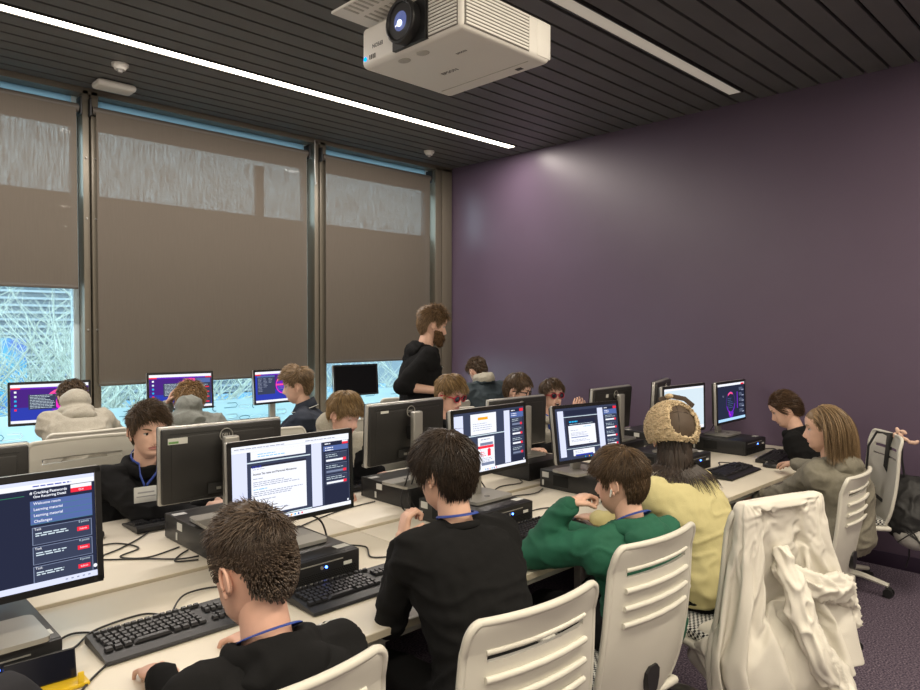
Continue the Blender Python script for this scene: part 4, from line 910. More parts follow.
    vs = np.stack(vs, 1).reshape(-1, 3); K = 3 * (S_ + 1); base = np.arange(n)[:, None] * K; q = []
    for k in range(S_):
        for j in range(3): q.append([k * 3 + j, k * 3 + (j + 1) % 3, (k + 1) * 3 + (j + 1) % 3, (k + 1) * 3 + j])
    fs = (base[:, None, :] + np.array(q)[None, :, :]).reshape(-1, 4)
    Ta = np.array(T); vs = vs @ Ta[:3, :3].T + Ta[:3, 3]; o = len(mb.v); V0 = np.array([tuple(v) for v in mb.v]).reshape(-1, 3)
    me = bpy.data.meshes.new(name); nv = len(V0) + len(vs); allv = np.concatenate([V0, vs]); capf = mb.f
    lt = np.array([len(f) for f in capf] + [4] * len(fs)); li = np.concatenate([np.array([i for f in capf for i in f], dtype=int), (fs + o).reshape(-1)])
    me.vertices.add(nv); me.vertices.foreach_set('co', allv.reshape(-1)); me.loops.add(len(li)); me.loops.foreach_set('vertex_index', li); me.polygons.add(len(lt))
    me.polygons.foreach_set('loop_start', np.concatenate([[0], np.cumsum(lt)[:-1]])); me.polygons.foreach_set('use_smooth', [True] * len(lt)); me.update(calc_edges=True); me.validate()
    me.materials.append(mats); o_ = link(name, me, parent); return o_

# ------------------------------------------------------------------ bodies
def ik(Sh, Tg, l1, l2, pole):
    d = Tg - Sh; L = min(d.length, (l1 + l2) * .985); u = d.normalized(); a = (l1 * l1 - l2 * l2 + L * L) / (2 * L); h = math.sqrt(max(l1 * l1 - a * a, 1e-5)); p = pole - u * pole.dot(u); p.normalize()
    return Sh + u * a + p * h, Sh + u * L
def hand(mb, W, d, n, side, curl=25, sc=1.0, spread=.12):
    d = d.normalized(); n = (n - d * n.dot(d)).normalized(); l = d.cross(n) * side   # l points to the thumb side
    F3 = Matrix((l, n, d)).transposed()
    mb.ell(W + d * .048 * sc, (.040 * sc, .0145 * sc, .052 * sc), F3, 14, 10); mb.capsule(W - d * .004, W + d * .02, .022 * sc, .024 * sc)
    for i, L in enumerate((.072, .080, .074, .058)):
        p = W + d * .085 * sc + l * (.029 - .0192 * i) * sc; a = 0.0; r = (.0088, .0089, .0084, .0074)[i] * sc; sd = (l * (1.5 - i) * spread).copy()
        mb.capsule(W + d * .03 * sc + l * (.022 - .015 * i) * sc, p, .011 * sc, r * 1.08)
        for k, q in enumerate((.46, .30, .24)):
            a += R(curl) * (.7 if k == 0 else 1.15); dd = ((d + sd * (k == 0)) * math.cos(a) + n * math.sin(a)).normalized(); e = p + dd * L * q * sc; mb.capsule(p, e, r, r * .88); r *= .9; p = e
    p = W + d * .018 * sc + l * .026 * sc; dd = (l * .62 + d * .72 + n * .35).normalized(); e = p + dd * .042 * sc; mb.capsule(p, e, .014 * sc, .0108 * sc); dd = (l * .22 + d * .85 + n * (.35 + curl / 90)).normalized(); e2 = e + dd * .034 * sc; mb.capsule(e, e2, .0105 * sc, .0085 * sc)
def person(label, Hc, az, haz=0, pitch=0, roll=0, sc=1.0, L=None, Rr=None, topm=None, kind='hoodie', hstyle=None, hm=None, hn=900, legm=None, stand=False, near=False, eyes='open', mouth='closed', seed=1,
           lanyard=None, slim=1.0, hunch=.03, skin=None, hatfn=None, lean=None, hz=None, hoodup=False, rise=0., badge_at=None, group=None, pants=True, sleeves='long', hands=(True, True), shoul=.175, name='person'):
    Hc = V(Hc); f, r = fwd(az), rgt(az); up = V((0, 0, 1)); skin = skin or M_skin; legm = legm or M_trouser
    ha = az + haz; hf, hr = fwd(ha), rgt(ha); Rm = Matrix((hr, hf, up)).transposed() @ Matrix.Rotation(R(-pitch), 3, 'X') @ Matrix.Rotation(R(roll), 3, 'Y')
    s = sc; T = Matrix.Translation(Hc) @ Rm.to_4x4() @ Matrix.Scale(s, 4) @ Matrix.Translation((0, 0, -.112))
    hu = Rm @ V((0, 0, 1)); hfw = Rm @ V((0, 1, 0))
    NB = Hc - hu * .125 * s - hfw * .025 * s - up * (.035 - rise) * s - f * .012
    SC = NB - up * .055 * s - f * .005
    if stand: P0 = V((SC.x, SC.y, 0)) - f * .03 + up * .95 * s
    else:
        hz0 = hz; zh = .56; Lsp = .50 * s if lean is None else lean; dz = SC.z - zh; hz = min(math.sqrt(max(Lsp * Lsp - dz * dz, .0)), .20 if lean is None else .34); hz = hz if hz0 is None else hz0; P0 = V((SC.x, SC.y, 0)) - f * hz + up * zh
    root = thing(name, label, 'person', (P0.x, P0.y, 0), 0, group); O = V((P0.x, P0.y, 0))
    Tl = Matrix.Translation(-O) @ T
    P0 -= O; SC -= O; NB -= O; Hc2 = Hc - O
    mid = (P0 + SC) / 2 - f * hunch
    def spine(q): return P0 * (1 - q) ** 2 + mid * 2 * q * (1 - q) + SC * q * q
    def ring(q, wx, wy, shift=0, nn=20):
        t = ((mid - P0) * 2 * (1 - q) + (SC - mid) * 2 * q).normalized(); dp = (f - t * f.dot(t)).normalized(); c_ = spine(q) + dp * shift
        return [c_ + r * math.copysign(abs(math.cos(2 * math.pi * i / nn)) ** .85, math.cos(2 * math.pi * i / nn)) * wx * slim + dp * math.sin(2 * math.pi * i / nn) * wy for i in range(nn)]
    prof = [(-.16, .10, .07), (-.12, .145, .10), (0, .165, .115), (.15, .165, .115), (.35, .145, .105), (.55, .155, .112), (.72, .170, .115), (.86, .172, .10), (.96, .150, .078), (1.03, .10, .06), (1.08, .05, .045)]
    sw = shoul * s
    SL, SR = SC - r * sw + up * -.012 - f * .0, SC + r * sw + up * -.012
    l1, l2 = .275 * s, .245 * s
    arms = []
    for S0, spec, side in ((SL, L, -1), (SR, Rr, 1)):
        if spec is None: tg = P0 + f * .36 + r * side * .12 + up * .12; spec = dict(t=tg + O, pole=(0, 0, -1))
        tg = V(spec['t']) - O; pl = V(spec.get('pole', (0, 0, -1))); pole = r * side * pl.x + f * pl.y + up * pl.z
        if 'elbow' in spec: E = V(spec['elbow']) - O; E = S0 + (E - S0).normalized() * l1; Wd = E + (tg - E).normalized() * l2
        else: E, Wd = ik(S0, tg, l1, l2, pole)
        hd = (V(spec['d']) if 'd' in spec else (Wd - E)).normalized(); hn_ = V(spec['n']) if 'n' in spec else -up
        arms.append((S0, E, Wd, hd, hn_, spec.get('curl', 25), side))
    # ---- body: torso, neck, arms, legs as one remeshed surface; head joined at the neck
    mb = MB(); k_ = .93 * s
    mb.ring_loft([ring(q, a * k_ * .92, b * k_ * .9) for q, a, b in prof])
    neck0 = Hc2 - hu * .075 * s - hfw * .018 * s
    mb.capsule(neck0 + hu * .03, NB - up * .03, .050 * s, .056 * s, 18)
    hips = [P0 - r * .09 * s, P0 + r * .09 * s]; legs = []
    for side, hp in ((-1, hips[0]), (1, hips[1])):
        if stand: K = hp + f * .02 - up * .43 * s + r * side * .01; A = V((hp.x, hp.y, .09)) + r * side * .02; 
        else: K = hp + f * .41 * s + r * side * .05 - up * .02; A = K + f * .06 - up * (K.z - .09)
        legs.append((hp, K, A, side)); mb.capsule(hp, K, .078 * s, .052 * s, 14); mb.capsule(K, A, .050 * s, .036 * s, 14); mb.capsule(A, A - up * .03 + f * .13, .035, .028)
    for (S0, E, Wd, hd, hn_, cu, side) in arms:
        mb.capsule(S0, E, .046 * s, .037 * s); mb.capsule(E, Wd, (.038 if sleeves != 'long' else .034) * s, .022 * s)
    me = remesh(mb, .013, 2); nb = len(me.vertices)
    out = MB(); out.v = [v.co.copy() for v in me.vertices]; out.f = [list(p.vertices) for p in me.polygons]; out.m = [0] * len(out.f); bpy.data.meshes.remove(me)
    for i, (S0, E, Wd, hd, hn_, cu, side) in enumerate(arms):
        if not hands[i]: continue
        hm_ = MB(); hand(hm_, Wd, hd, hn_, side, cu, s * .98); hm_.capsule(E.lerp(Wd, .35), Wd, (.033 if sleeves != 'long' else .026) * s, .0245 * s)
        me = remesh(hm_, .0042 if near else .005, 2, .4); o = len(out.v); out.v += [v.co.copy() for v in me.vertices]; out.f += [[a + o for a in p.vertices] for p in me.polygons]; out.m += [0] * len(me.polygons); bpy.data.meshes.remove(me)
    head_geo(out, Tl, eyes, mouth); hm = hm or hairmat('hair_brown', (.02, .012, .007), (.10, .062, .035))
    body = out.build('body', [skin, M_lip, M_eye, M_iris, hm], root, 180)
    # ---- clothes
    ease = {'hoodie': 1.17, 'shirt': 1.12, 'polo': 1.06, 'jacket': 1.2}[kind] * s; vox = .0085 if near else .012
    cm = MB(); cm.ring_loft([ring(q, a * ease, b * ease * 1.06) for q, a, b in (prof[1:-1] if kind == 'shirt' else prof[1:])])
    ar = {'hoodie': (.066, .060, .056, .044), 'shirt': (.062, .054, .050, .038), 'polo': (.060, .060, .05, .04), 'jacket': (.070, .062, .058, .046)}[kind]
    for (S0, E, Wd, hd, hn_, cu, side) in arms:
        cm.ell(S0, (ar[0] * s * .96,) * 3); cm.capsule(NB - up * .035 * s, S0 + up * .004, .052 * s, .056 * s)
        if sleeves == 'long':
            cm.capsule(S0, E, ar[0] * s, ar[1] * s); cm.capsule(E, E.lerp(Wd, .93), ar[2] * s, ar[3] * s)
        elif sleeves == 'pushed': cm.capsule(S0, E, ar[0] * s, ar[1] * s); cm.capsule(E, E.lerp(Wd, .2), ar[2] * s, ar[3] * s * 1.15)
        else: cm.capsule(S0, S0.lerp(E, .72), ar[0] * s, ar[1] * s * 1.02)
    cm.capsule(SL - up * .03 - f * .01, SR - up * .03 - f * .01, .075 * s, .075 * s)
    me = remesh(cm, vox, 7); fold(me, .009 if near else .0075, (8, 8, 15) if not stand else (8, 8, 9), seed); finish(me, [topm])
    garment = {'hoodie': 'hoodie', 'shirt': 'sweatshirt', 'polo': 'polo_shirt', 'jacket': 'jacket'}[kind]; cl = link(garment, me, root)
    if kind in ('hoodie', 'jacket'):
        hb = MB(); tilt = (NB - SC).normalized(); cN = NB - up * .026 * s
        # open hood: collar ring higher at the back, bag of fabric drooping behind
        ringp = []
        for k in range(25):
            a = 2 * math.pi * k / 24; rx, ry = .083 * s, .078 * s; zz = .008 * s - .026 * s * math.cos(a)
            ringp.append(cN + r * math.sin(a) * rx + f * (math.cos(a) * ry) + up * zz)
        hb.tube(ringp, [(.024 * s, .03 * s)] * 25, 10)
        if kind == 'hoodie':
            B = cN - f * .085 * s - up * .015 * s
            hb.ell(B, (.105 * s, .052 * s, .062 * s), Matrix((r, f, up)).transposed()); hb.ell(B - f * .018 * s - up * .055 * s, (.075 * s, .042 * s, .055 * s), Matrix((r, f, up)).transposed())
        if hoodup: hb.ell(NB + (Hc2 - NB) * .34 - hfw * .035 * s - f * .02, (.088 * s, .080 * s, .075 * s), Matrix((r, f, up)).transposed())
        me = remesh(hb, vox * .9, 2); fold(me, .009 if near else .007, (10, 10, 10), seed + 5); finish(me, [topm]); link('hood' if kind == 'hoodie' else 'collar', me, cl)
    elif kind == 'shirt':
        hb = MB(); hb.tube([NB - up * .022 * s + r * math.sin(2 * math.pi * k / 24) * .070 * s + f * math.cos(2 * math.pi * k / 24) * .066 * s - up * .018 * math.cos(2 * math.pi * k / 24) for k in range(25)], [(.006, .012)] * 25, 8); hb.build('neckband', topm, cl, 180)
    elif kind == 'polo':
        hb = MB(); P_ = lambda k, rr_, z: NB + r * math.sin(2 * math.pi * k / 24) * rr_ * s + f * math.cos(2 * math.pi * k / 24) * rr_ * s * .95 + up * (z - .028 * math.cos(2 * math.pi * k / 24))
        hb.ring_loft([[P_(k, .062, .035) for k in range(24)], [P_(k, .066, .040) for k in range(24)], [P_(k, .095, -.02) for k in range(24)], [P_(k, .092, -.028) for k in range(24)]], False); hb.build('collar', topm, cl, 180)
        hb = MB(); hb.tube([P_(k, .0965, -.018) for k in range(25)], .0028, 6); hb.build('collar_stripe', M_label, cl, 180)
    if sleeves == 'long':
        for (S0, E, Wd, hd, hn_, cu, side) in arms:
            u = (Wd - E).normalized(); p = E.lerp(Wd, .96); cb = MB(); cb.capsule(p - u * .028, p + u * .004, ar[3] * s * .88, ar[3] * s * .84); cb.build('cuff', topm, cl, 180)
    if pants:
        pm = MB()
        for hp, K, A, side in legs: pm.capsule(hp, K, .095 * s, .068 * s); pm.capsule(K, A + up * .02, .066 * s, .055 * s)
        pm.ring_loft([ring(q, a * s, b * s) for q, a, b in ((-.18, .10, .075), (-.12, .145, .11), (0, .158, .112), (.12, .150, .105))])
        me = remesh(pm, .014, 2); fold(me, .008, (9, 9, 9), seed + 9); finish(me, [legm]); link('trousers', me, root)
        for hp, K, A, side in legs:
            sb = MB(); F3 = Matrix((r, f, up)).transposed(); sb.ell(V((A.x, A.y, .05)) + f * .055, (.048, .135, .045), F3, 18, 10); sb.box(V((A.x, A.y, .013)) + f * .055, (.088, .25, .022), Matrix.Rotation(R(-az), 3, 'Z'), bev=.01); sb.build('shoe', M_shoe, root, 180)
    if hstyle is not None: hair(Tl, hm, root, hn, hstyle, seed)
    if lanyard:
        lb = MB(); pts = []
        for k in range(-12, 13):
            a = math.pi * k / 12 * .78; pts.append(NB + r * math.sin(a) * .0605 * s - f * math.cos(a) * .064 * s + up * ((.020 + .034 * math.cos(a)) if kind != 'shirt' else (.016 + .014 * math.cos(a))) - f * .002)
        chest = spine(.62) + f * .165 * s
        if badge_at: chest = V(badge_at) - O + up * .04
        pts = [chest - r * .005] + [NB.lerp(chest, .5) - r * .035 + f * .05] + pts[::1] + [NB.lerp(chest, .5) + r * .035 + f * .05, chest + r * .005]
        lb.tube(pts, [(.0018, .0085)] * len(pts), 6); ly = lb.build('lanyard', M_lanyard, root, 180)
        if lanyard == 'badge':
            cb = MB(); cb.box((0, 0, 0), (.10, .003, .07), bev=.001); cb.box((0, .0025, .01), (.07, .001, .006), mi=1); cb.box((0, .0025, -.008), (.08, .001, .005), mi=1)
            bo = cb.build('badge', [M_label, mat('print_grey', (.3, .3, .3), .6)], ly); bo.location = chest + f * .004 - up * .04; bo.rotation_euler = (0, 0, R(-az))
    return root, Tl, NB, dict(arms=arms, r=r, f=f, O=O, spine=spine, SC=SC, cl=cl)
# ------------------------------------------------------------------ people
D_ = hairmat('hair_dark_brown', (.012, .008, .006), (.060, .040, .026)); Bn = hairmat('hair_mid_brown', (.030, .018, .010), (.135, .085, .045)); Bl = hairmat('hair_dark_blond', (.09, .052, .020), (.36, .235, .105)); Lb = hairmat('hair_light_brown', (.09, .056, .028), (.34, .23, .125))
Cu = hairmat('hair_ginger_brown', (.09, .05, .022), (.38, .235, .105))
K_hood = mat('black_hoodie_cloth', (.008, .008, .0085), .95, spec=.2, bump=.15, bscale=500); K_knit = mat('black_sweat_cloth', (.008, .008, .0083), .95, spec=.2, bump=.15, bscale=500)
G_hood = mat('bottle_green_cloth', (.010, .105, .058), .85, noise_amt=.15, nscale=8, bump=.15, bscale=400); Y_swt = mat('pale_yellow_cloth', (.58, .52, .26), .88, noise_amt=.08, nscale=6, bump=.2, bscale=350)
Gr1 = mat('grey_marl_cloth', (.40, .375, .31), .9, noise_amt=.15, nscale=150, bump=.15, bscale=400); Gr2 = mat('olive_grey_cloth', (.19, .175, .135), .9, noise_amt=.12, nscale=60, bump=.15, bscale=300); Gr3 = mat('light_grey_marl', (.44, .41, .33), .9, noise_amt=.2, nscale=180, bump=.15, bscale=400)
Gr4 = mat('slate_grey_cloth', (.20, .21, .19), .9, noise_amt=.15, nscale=100); Nv = mat('navy_cloth', (.012, .018, .032), .85, bump=.1); Tl_ = mat('teal_navy_cloth', (.022, .036, .045), .7, bump=.2, bscale=90)
F_, UPV, DN = V((0, 1, 0)), V((0, 0, 1)), V((0, 0, -1))
# 0: shoulder entering at the lower left edge
person('dark clad person at the lower left corner, only a shoulder showing', (.11, 1.47, 1.19), 0, sc=.97, topm=mat('charcoal_cloth', (.010, .010, .014), .9), hstyle=dict(len=.04), hm=D_, hn=500, L=dict(t=(-.15, 1.85, .80)), Rr=dict(t=(.28, 1.80, .79)), seed=3)
# 1: boy with undercut and blue lanyard, nearest the camera
def at(d, u, v):   # plan position of a photo ray at depth d (only used to write down coordinates)
    q = fw0 * d + rt0 * ((u - 460) / 698.5 * d) - up0 * ((v - 345) / 698.5 * d); return V((0, 0, 1.65)) + q
_y, _p = R(44.471), R(1.513); fw0 = V((math.cos(_p) * math.sin(_y), math.cos(_p) * math.cos(_y), -math.sin(_p))); rt0 = V((math.cos(_y), -math.sin(_y), 0)); up0 = rt0.cross(fw0)
p1 = person('boy with dark undercut hair and blue lanyard in a black hoodie, nearest the camera', (.715, 1.36, 1.145), 2, haz=-16, pitch=10, sc=.98, topm=K_hood, hm=hairmat('hair_ash_brown', (.03, .021, .017), (.12, .085, .06)), hn=5500, near=True, lanyard='plain', skin=M_skin2, seed=11, shoul=.165,
       hstyle=dict(len=.052, side=.005, w=.0042, grav=.08, mess=.4, curl=.35, lift=.12, fringe=2.2, sweep=(-.7, .4), vol=.007, top=.014, nape=.018, tz=.155),
       L=dict(t=(.66, 1.72, .79), pole=(-.25, -.5, -1), d=(.1, 1, -.1), n=(0, 0, -1), curl=30), Rr=dict(t=(.93, 1.74, .79), pole=(1, -.4, -.5), d=(-.2, 1, -.1), n=(0, 0, -1), curl=30))
# 2: boy in black sweatshirt, hand at the chin
p2 = person('boy with brown hair in a plain black sweatshirt resting his chin on his hand', (1.49, 1.59, 1.205), 10, haz=-18, pitch=10, sc=.97, kind='shirt', topm=K_knit, hm=D_, hn=5000, near=True, lanyard='plain', seed=12, slim=1.04, shoul=.165,
       hstyle=dict(len=.075, side=.050, w=.0042, grav=.28, mess=.35, curl=.22, curlall=.7, lift=.15, fringe=.6, sweep=(.3, 0), vol=.007, nape=-.016),
       L=dict(t=(1.39, 1.65, 1.085), elbow=(1.335, 1.64, .80), d=(.25, .05, 1), n=(.9, -.3, .1), curl=62), Rr=dict(t=(1.78, 1.86, .80), pole=(1, -.3, -.6), d=(-.3, 1, -.1), n=(0, 0, -1)))
# 3: green hoodie
p3 = person('boy in a bottle green hoodie leaning his cheek on his fist', (2.22, 1.42, 1.090), 14, haz=-26, pitch=8, sc=.97, topm=G_hood, hm=Bn, hn=5000, near=True, lanyard='plain', seed=13, hunch=.03, slim=.90, hz=.05,
       hstyle=dict(len=.065, side=.024, w=.0040, grav=.22, mess=.25, curl=.12, lift=.2, fringe=1.4, sweep=(.2, 0), vol=.006, nape=-.004),
       L=dict(t=(2.06, 1.54, .985), elbow=(1.985, 1.69, .80), d=(.75, -.15, .25), n=(.2, -.2, -.9), curl=60), Rr=dict(t=(2.36, 1.80, .80), pole=(.6, -.3, -.8), d=(-.2, 1, -.1)))
# 4: yellow sweatshirt, trapper hat
def yellow():
    root, Tl, NB, X = person('person in a pale yellow sweatshirt and fleece trapper hat with long dark hair', (2.86, 1.56, 1.165), 8, haz=38, pitch=12, sc=1.0, kind='shirt', topm=Y_swt, hm=hairmat('hair_black_brown', (.010, .007, .006), (.05, .032, .022)), hn=2600, near=True, seed=14, slim=1.05, shoul=.175,
       hstyle=dict(len=.33, side=.33, w=.0055, grav=.8, mess=.2, curl=.16, curlall=1, lift=.05, vol=.001, seg=9, zmax=.115, body=1, cap=False, clear=True),
       L=dict(t=(2.62, 1.80, .79), pole=(-1, -.3, -.6), d=(.2, 1, -.1)), Rr=dict(t=(3.1, 1.80, .79), pole=(1, -.4, -.6), d=(-.2, 1, -.1)))
    M_fl = mat('cream_fleece', (.66, .52, .33), .95, noise_amt=.25, nscale=70, bump=.6, bscale=160); M_le = mat('brown_suede', (.085, .058, .038), .7, noise_amt=.15, nscale=20, bump=.1)
    t = root; c0 = V((0, -.008, .135)); Ty = Tl
    m = MB(); m.T = Ty; m.ell(c0 + V((0, 0, .012)), (.098, .118, .108), None, 40, 24); hat = m.build('trapper_hat', M_le, t, 180)
    # fleece ear flaps and brow band, open over the back of the crown
    vs = []; fs = []; nu, nv = 110, 64; op = V((.34, -.86, .30)).normalized()
    for j in range(nv):
        th = R(-32 + 118 * j / (nv - 1))
        for i in range(nu):
            a = 2 * math.pi * i / nu; d = V((math.cos(th) * math.cos(a), math.cos(th) * math.sin(a), math.sin(th))); n_ = noise.noise(d * 11) * .006 + abs(noise.noise(d * 26)) * .007 + .003 * noise.noise(d * 55)
            vs.append(c0 + V((d.x * (.112 + n_), d.y * (.131 + n_), .010 + d.z * (.117 + n_))))
    for j in range(nv - 1):
        for i in range(nu):
            a = 2 * math.pi * (i + .5) / nu; th = R(-32 + 118 * (j + .5) / (nv - 1)); d = V((math.cos(th) * math.cos(a), math.cos(th) * math.sin(a), math.sin(th)))
            e = d.angle(op); wob = .06 * noise.noise(d * 5)
            if e < .74 + wob: continue
            fs.append([j * nu + i, j * nu + (i + 1) % nu, (j + 1) * nu + (i + 1) % nu, (j + 1) * nu + i])
    m = MB(); m.T = Ty; m.add(vs, fs); o = m.build('fleece_flap', M_fl, hat, 180); sm = o.modifiers.new('t', 'SOLIDIFY'); sm.thickness = .012; sm.offset = -1
    rr = random.Random(5); m = MB(); m.T = Ty
    for k in range(2600):
        a = rr.uniform(0, 2 * math.pi); th = R(rr.uniform(-34, 86)); d = V((math.cos(th) * math.cos(a), math.cos(th) * math.sin(a), math.sin(th)))
        if d.angle(op) < .74: continue
        p = c0 + V((d.x * .117, d.y * .136, .010 + d.z * .122)); q = V((rr.gauss(0, 1), rr.gauss(0, 1), rr.gauss(0, 1))).normalized(); r_ = rr.uniform(.0028, .0052)
        m.add([p + q * r_, p + q.cross(d).normalized() * r_, p - q * r_, p - q.cross(d).normalized() * r_, p + d * r_ * 1.3, p - d * r_], [[0, 1, 4], [1, 2, 4], [2, 3, 4], [3, 0, 4], [1, 0, 5], [2, 1, 5], [3, 2, 5], [0, 3, 5]])
    m.build('fleece_curls', M_fl, o, 180)
    m = MB(); m.T = Ty; P_ = lambda az_, el, k=1.02: c0 + V((.098 * k * math.cos(R(el)) * math.sin(R(az_)), .118 * k * math.cos(R(el)) * math.cos(R(az_)), .012 + .108 * k * math.sin(R(el))))
    m.tube([P_(180, -10), P_(178, 20), P_(175, 50), P_(170, 80)], .0016, 6); m.tube([P_(120, 25), P_(150, 32), P_(180, 34), P_(-150, 26)], .0012, 6); m.build('seam', mat('dark_thread', (.03, .02, .015), .8), hat)
    m = MB(); m.T = Ty; m.tube([c0 + V((-.05, .0, .135)), c0 + V((0, -.02, .15)), c0 + V((.05, -.05, .135)), c0 + V((.075, -.085, .10))], [(.004, .012)] * 4, 6); m.ell(c0 + V((-.01, -.02, .150)), (.02, .02, .012), None, 12, 8, mi=1); m.build('tie_strap', [M_le, M_fl], hat, 60)
yellow()
# 5: girl in grey hoodie
p5 = person('girl with long light brown hair in an olive grey hoodie holding a mouse', (3.935, 1.275, 1.125), 14, haz=-34, pitch=6, sc=.98, topm=Gr2, hm=Lb, hn=5200, near=True, seed=15, hunch=.05, hz=.05, slim=.93, shoul=.155,
       hstyle=dict(len=.27, side=.22, w=.0045, grav=.8, mess=.08, lift=.02, vol=.001, seg=10, crown=(0, .02), body=1, hl=.004, part=1.6, clear=True),
       L=dict(t=(4.02, 1.66, .66), pole=(-.8, -.2, -.6), d=(.3, 1, -.2)), Rr=dict(t=(4.49, 1.70, .80), pole=(.6, -.3, -.8), d=(.55, .8, -.12), n=(0, 0, -1), curl=22))
# 6: girl in black behind her
p6 = person('girl with brown hair tied back, in black, leaning in beside the purple wall', (4.82, 1.81, 1.105), -10, haz=-8, pitch=26, sc=.95, kind='jacket', topm=K_hood, hm=hairmat('hair_chestnut', (.035, .018, .010), (.13, .075, .04)), hn=1500, seed=16, hunch=.05, shoul=.16, near=True,
       hstyle=dict(len=.06, side=.06, w=.005, grav=.0, mess=.05, lift=.0, vol=.004, crown=(0, .13), hl=.006, nape=.0),
       hz=.22)
# 7: boy with badge, facing the camera
p7 = person('boy with tousled brown hair, black hoodie, blue lanyard and white badge', (1.262, 3.395, 1.162), 186, haz=-4, pitch=8, roll=0, sc=1.03, topm=K_hood, hm=Bn, hn=4200, near=True, seed=17, lanyard='badge', eyes='open', shoul=.165,
       hstyle=dict(len=.052, side=.018, w=.0046, grav=.14, mess=.4, curl=.3, lift=.3, fringe=1.0, sweep=(-1.1, 0), vol=.008, top=.008, hl=.006),
       badge_at=(1.17, 3.19, .90), L=dict(t=(1.49, 3.18, .82), pole=(-.6, -.3, -.7), d=(-.2, -1, -.2), n=(0, 0, -1)), Rr=dict(t=(1.34, 3.04, .80), pole=(.8, -.3, -.7), d=(.4, -1, -.2), n=(0, 0, -1)))
# 8: blond boy looking down
p8 = person('blond boy looking down, grey hooded top with black sleeves', (2.23, 3.17, 1.175), 178, haz=-14, pitch=20, sc=.98, topm=Gr3, hm=Bl, hn=3600, near=True, hoodup=True, rise=.02, seed=18, eyes='shut', skin=M_skin2,
       hstyle=dict(len=.068, side=.022, w=.0048, grav=.3, mess=.12, lift=.2, fringe=2.2, sweep=(.1, 0), vol=.007, hl=-.004),
       L=dict(t=(2.45, 3.15, .82), pole=(-.7, -.3, -.7), d=(-.3, -1, -.1), n=(0, 0, -1), curl=30), Rr=dict(t=(2.04, 3.0, .81), pole=(.7, -.3, -.7), d=(.2, -1, -.1), n=(0, 0, -1), curl=30))
for (S0, E, Wd, hd, hn_, cu, side) in p8[3]['arms']:
    m = MB(); m.capsule(S0.lerp(E, .12), E, .074, .066); m.capsule(E, E.lerp(Wd, .94), .064, .05); me = remesh(m, .009, 2); fold(me, .007, (9, 9, 14), 4); finish(me, [K_hood]); link('sleeve', me, p8[3]['cl'])
# 9-11: boys in sunglasses
def glasses(P, col, lens=True, dark=(.015, .012, .015)):
    fm_ = mat('frame_' + col, dict(red=(.42, .012, .035), brown=(.03, .018, .012))[col], .3); m = MB(); m.T = P[1]
    for s in (-1, 1):
        M3 = Matrix.Rotation(R(-s * 10), 3, 'Z') @ Matrix(((1, 0, 0), (0, 0, -1), (0, 1, 0)))
        m.torus((s * .034, .0885, .106), (.024, .0215), .0032, M3, 28, 6); m.tube([(s * .058, .082, .112), (s * .074, .05, .110), (s * .0805, .0, .106), (s * .081, -.015, .096)], [(.0018, .0045)] * 4, 6)
    m.tube([(-.011, .093, .112), (0, .098, .114), (.011, .093, .112)], .0028, 6); g = m.build('sunglasses' if lens else 'spectacles', fm_, P[0], 60)
    if lens:
        for s in (-1, 1):
            m = MB(); m.T = P[1]; M3 = Matrix.Rotation(R(-s * 10), 3, 'Z'); m.ell((s * .034, .0865, .106), (.0235, .004, .021), M3, 24, 8); m.build('lens', mat('smoked_lens', (.006, .006, .008), .06), g, 180)
p9 = person('blond boy in round red sunglasses beside the standing man', (3.06, 3.20, 1.225), 188, haz=-14, pitch=16, sc=.98, topm=K_hood, hm=Bl, hn=1500, seed=19, skin=M_skin2, near=True,
       hstyle=dict(len=.06, side=.018, w=.006, grav=.25, mess=.16, lift=.35, fringe=1.8, sweep=(-.2, 0), vol=.010), L=dict(t=(3.22, 2.98, .81)), Rr=dict(t=(2.9, 3.0, .81)))
glasses(p9, 'red')
p10 = person('boy with short dark brown hair and thin dark glasses, seen above a monitor', (3.76, 3.24, 1.205), 182, haz=-26, pitch=14, sc=.97, topm=K_hood, hm=Bn, hn=1200, seed=20, hstyle=dict(len=.045, side=.02, w=.006, grav=.3, mess=.14, lift=.25, fringe=1.3, vol=.008), L=dict(t=(3.92, 3.0, .81)), Rr=dict(t=(3.6, 3.02, .81)))
glasses(p10, 'brown', False)
p11 = person('laughing boy in round red sunglasses with hands held together', (4.15, 3.24, 1.145), 212, haz=-9, pitch=-2, sc=.95, topm=Gr1, hm=Bn, hn=1200, seed=21, mouth='open', near=True, lanyard='plain',
       hstyle=dict(len=.06, side=.03, w=.006, grav=.3, mess=.25, curl=.15, lift=.3, fringe=1.6, vol=.010), L=dict(t=(4.22, 3.02, .99), pole=(-.6, -.2, -1), d=(-.15, -.1, 1), n=(-1, 0, 0), curl=8), Rr=dict(t=(4.15, 3.03, .98), pole=(.6, -.2, -1), d=(.05, -.1, 1), n=(1, 0, 0), curl=8))
glasses(p11, 'red')
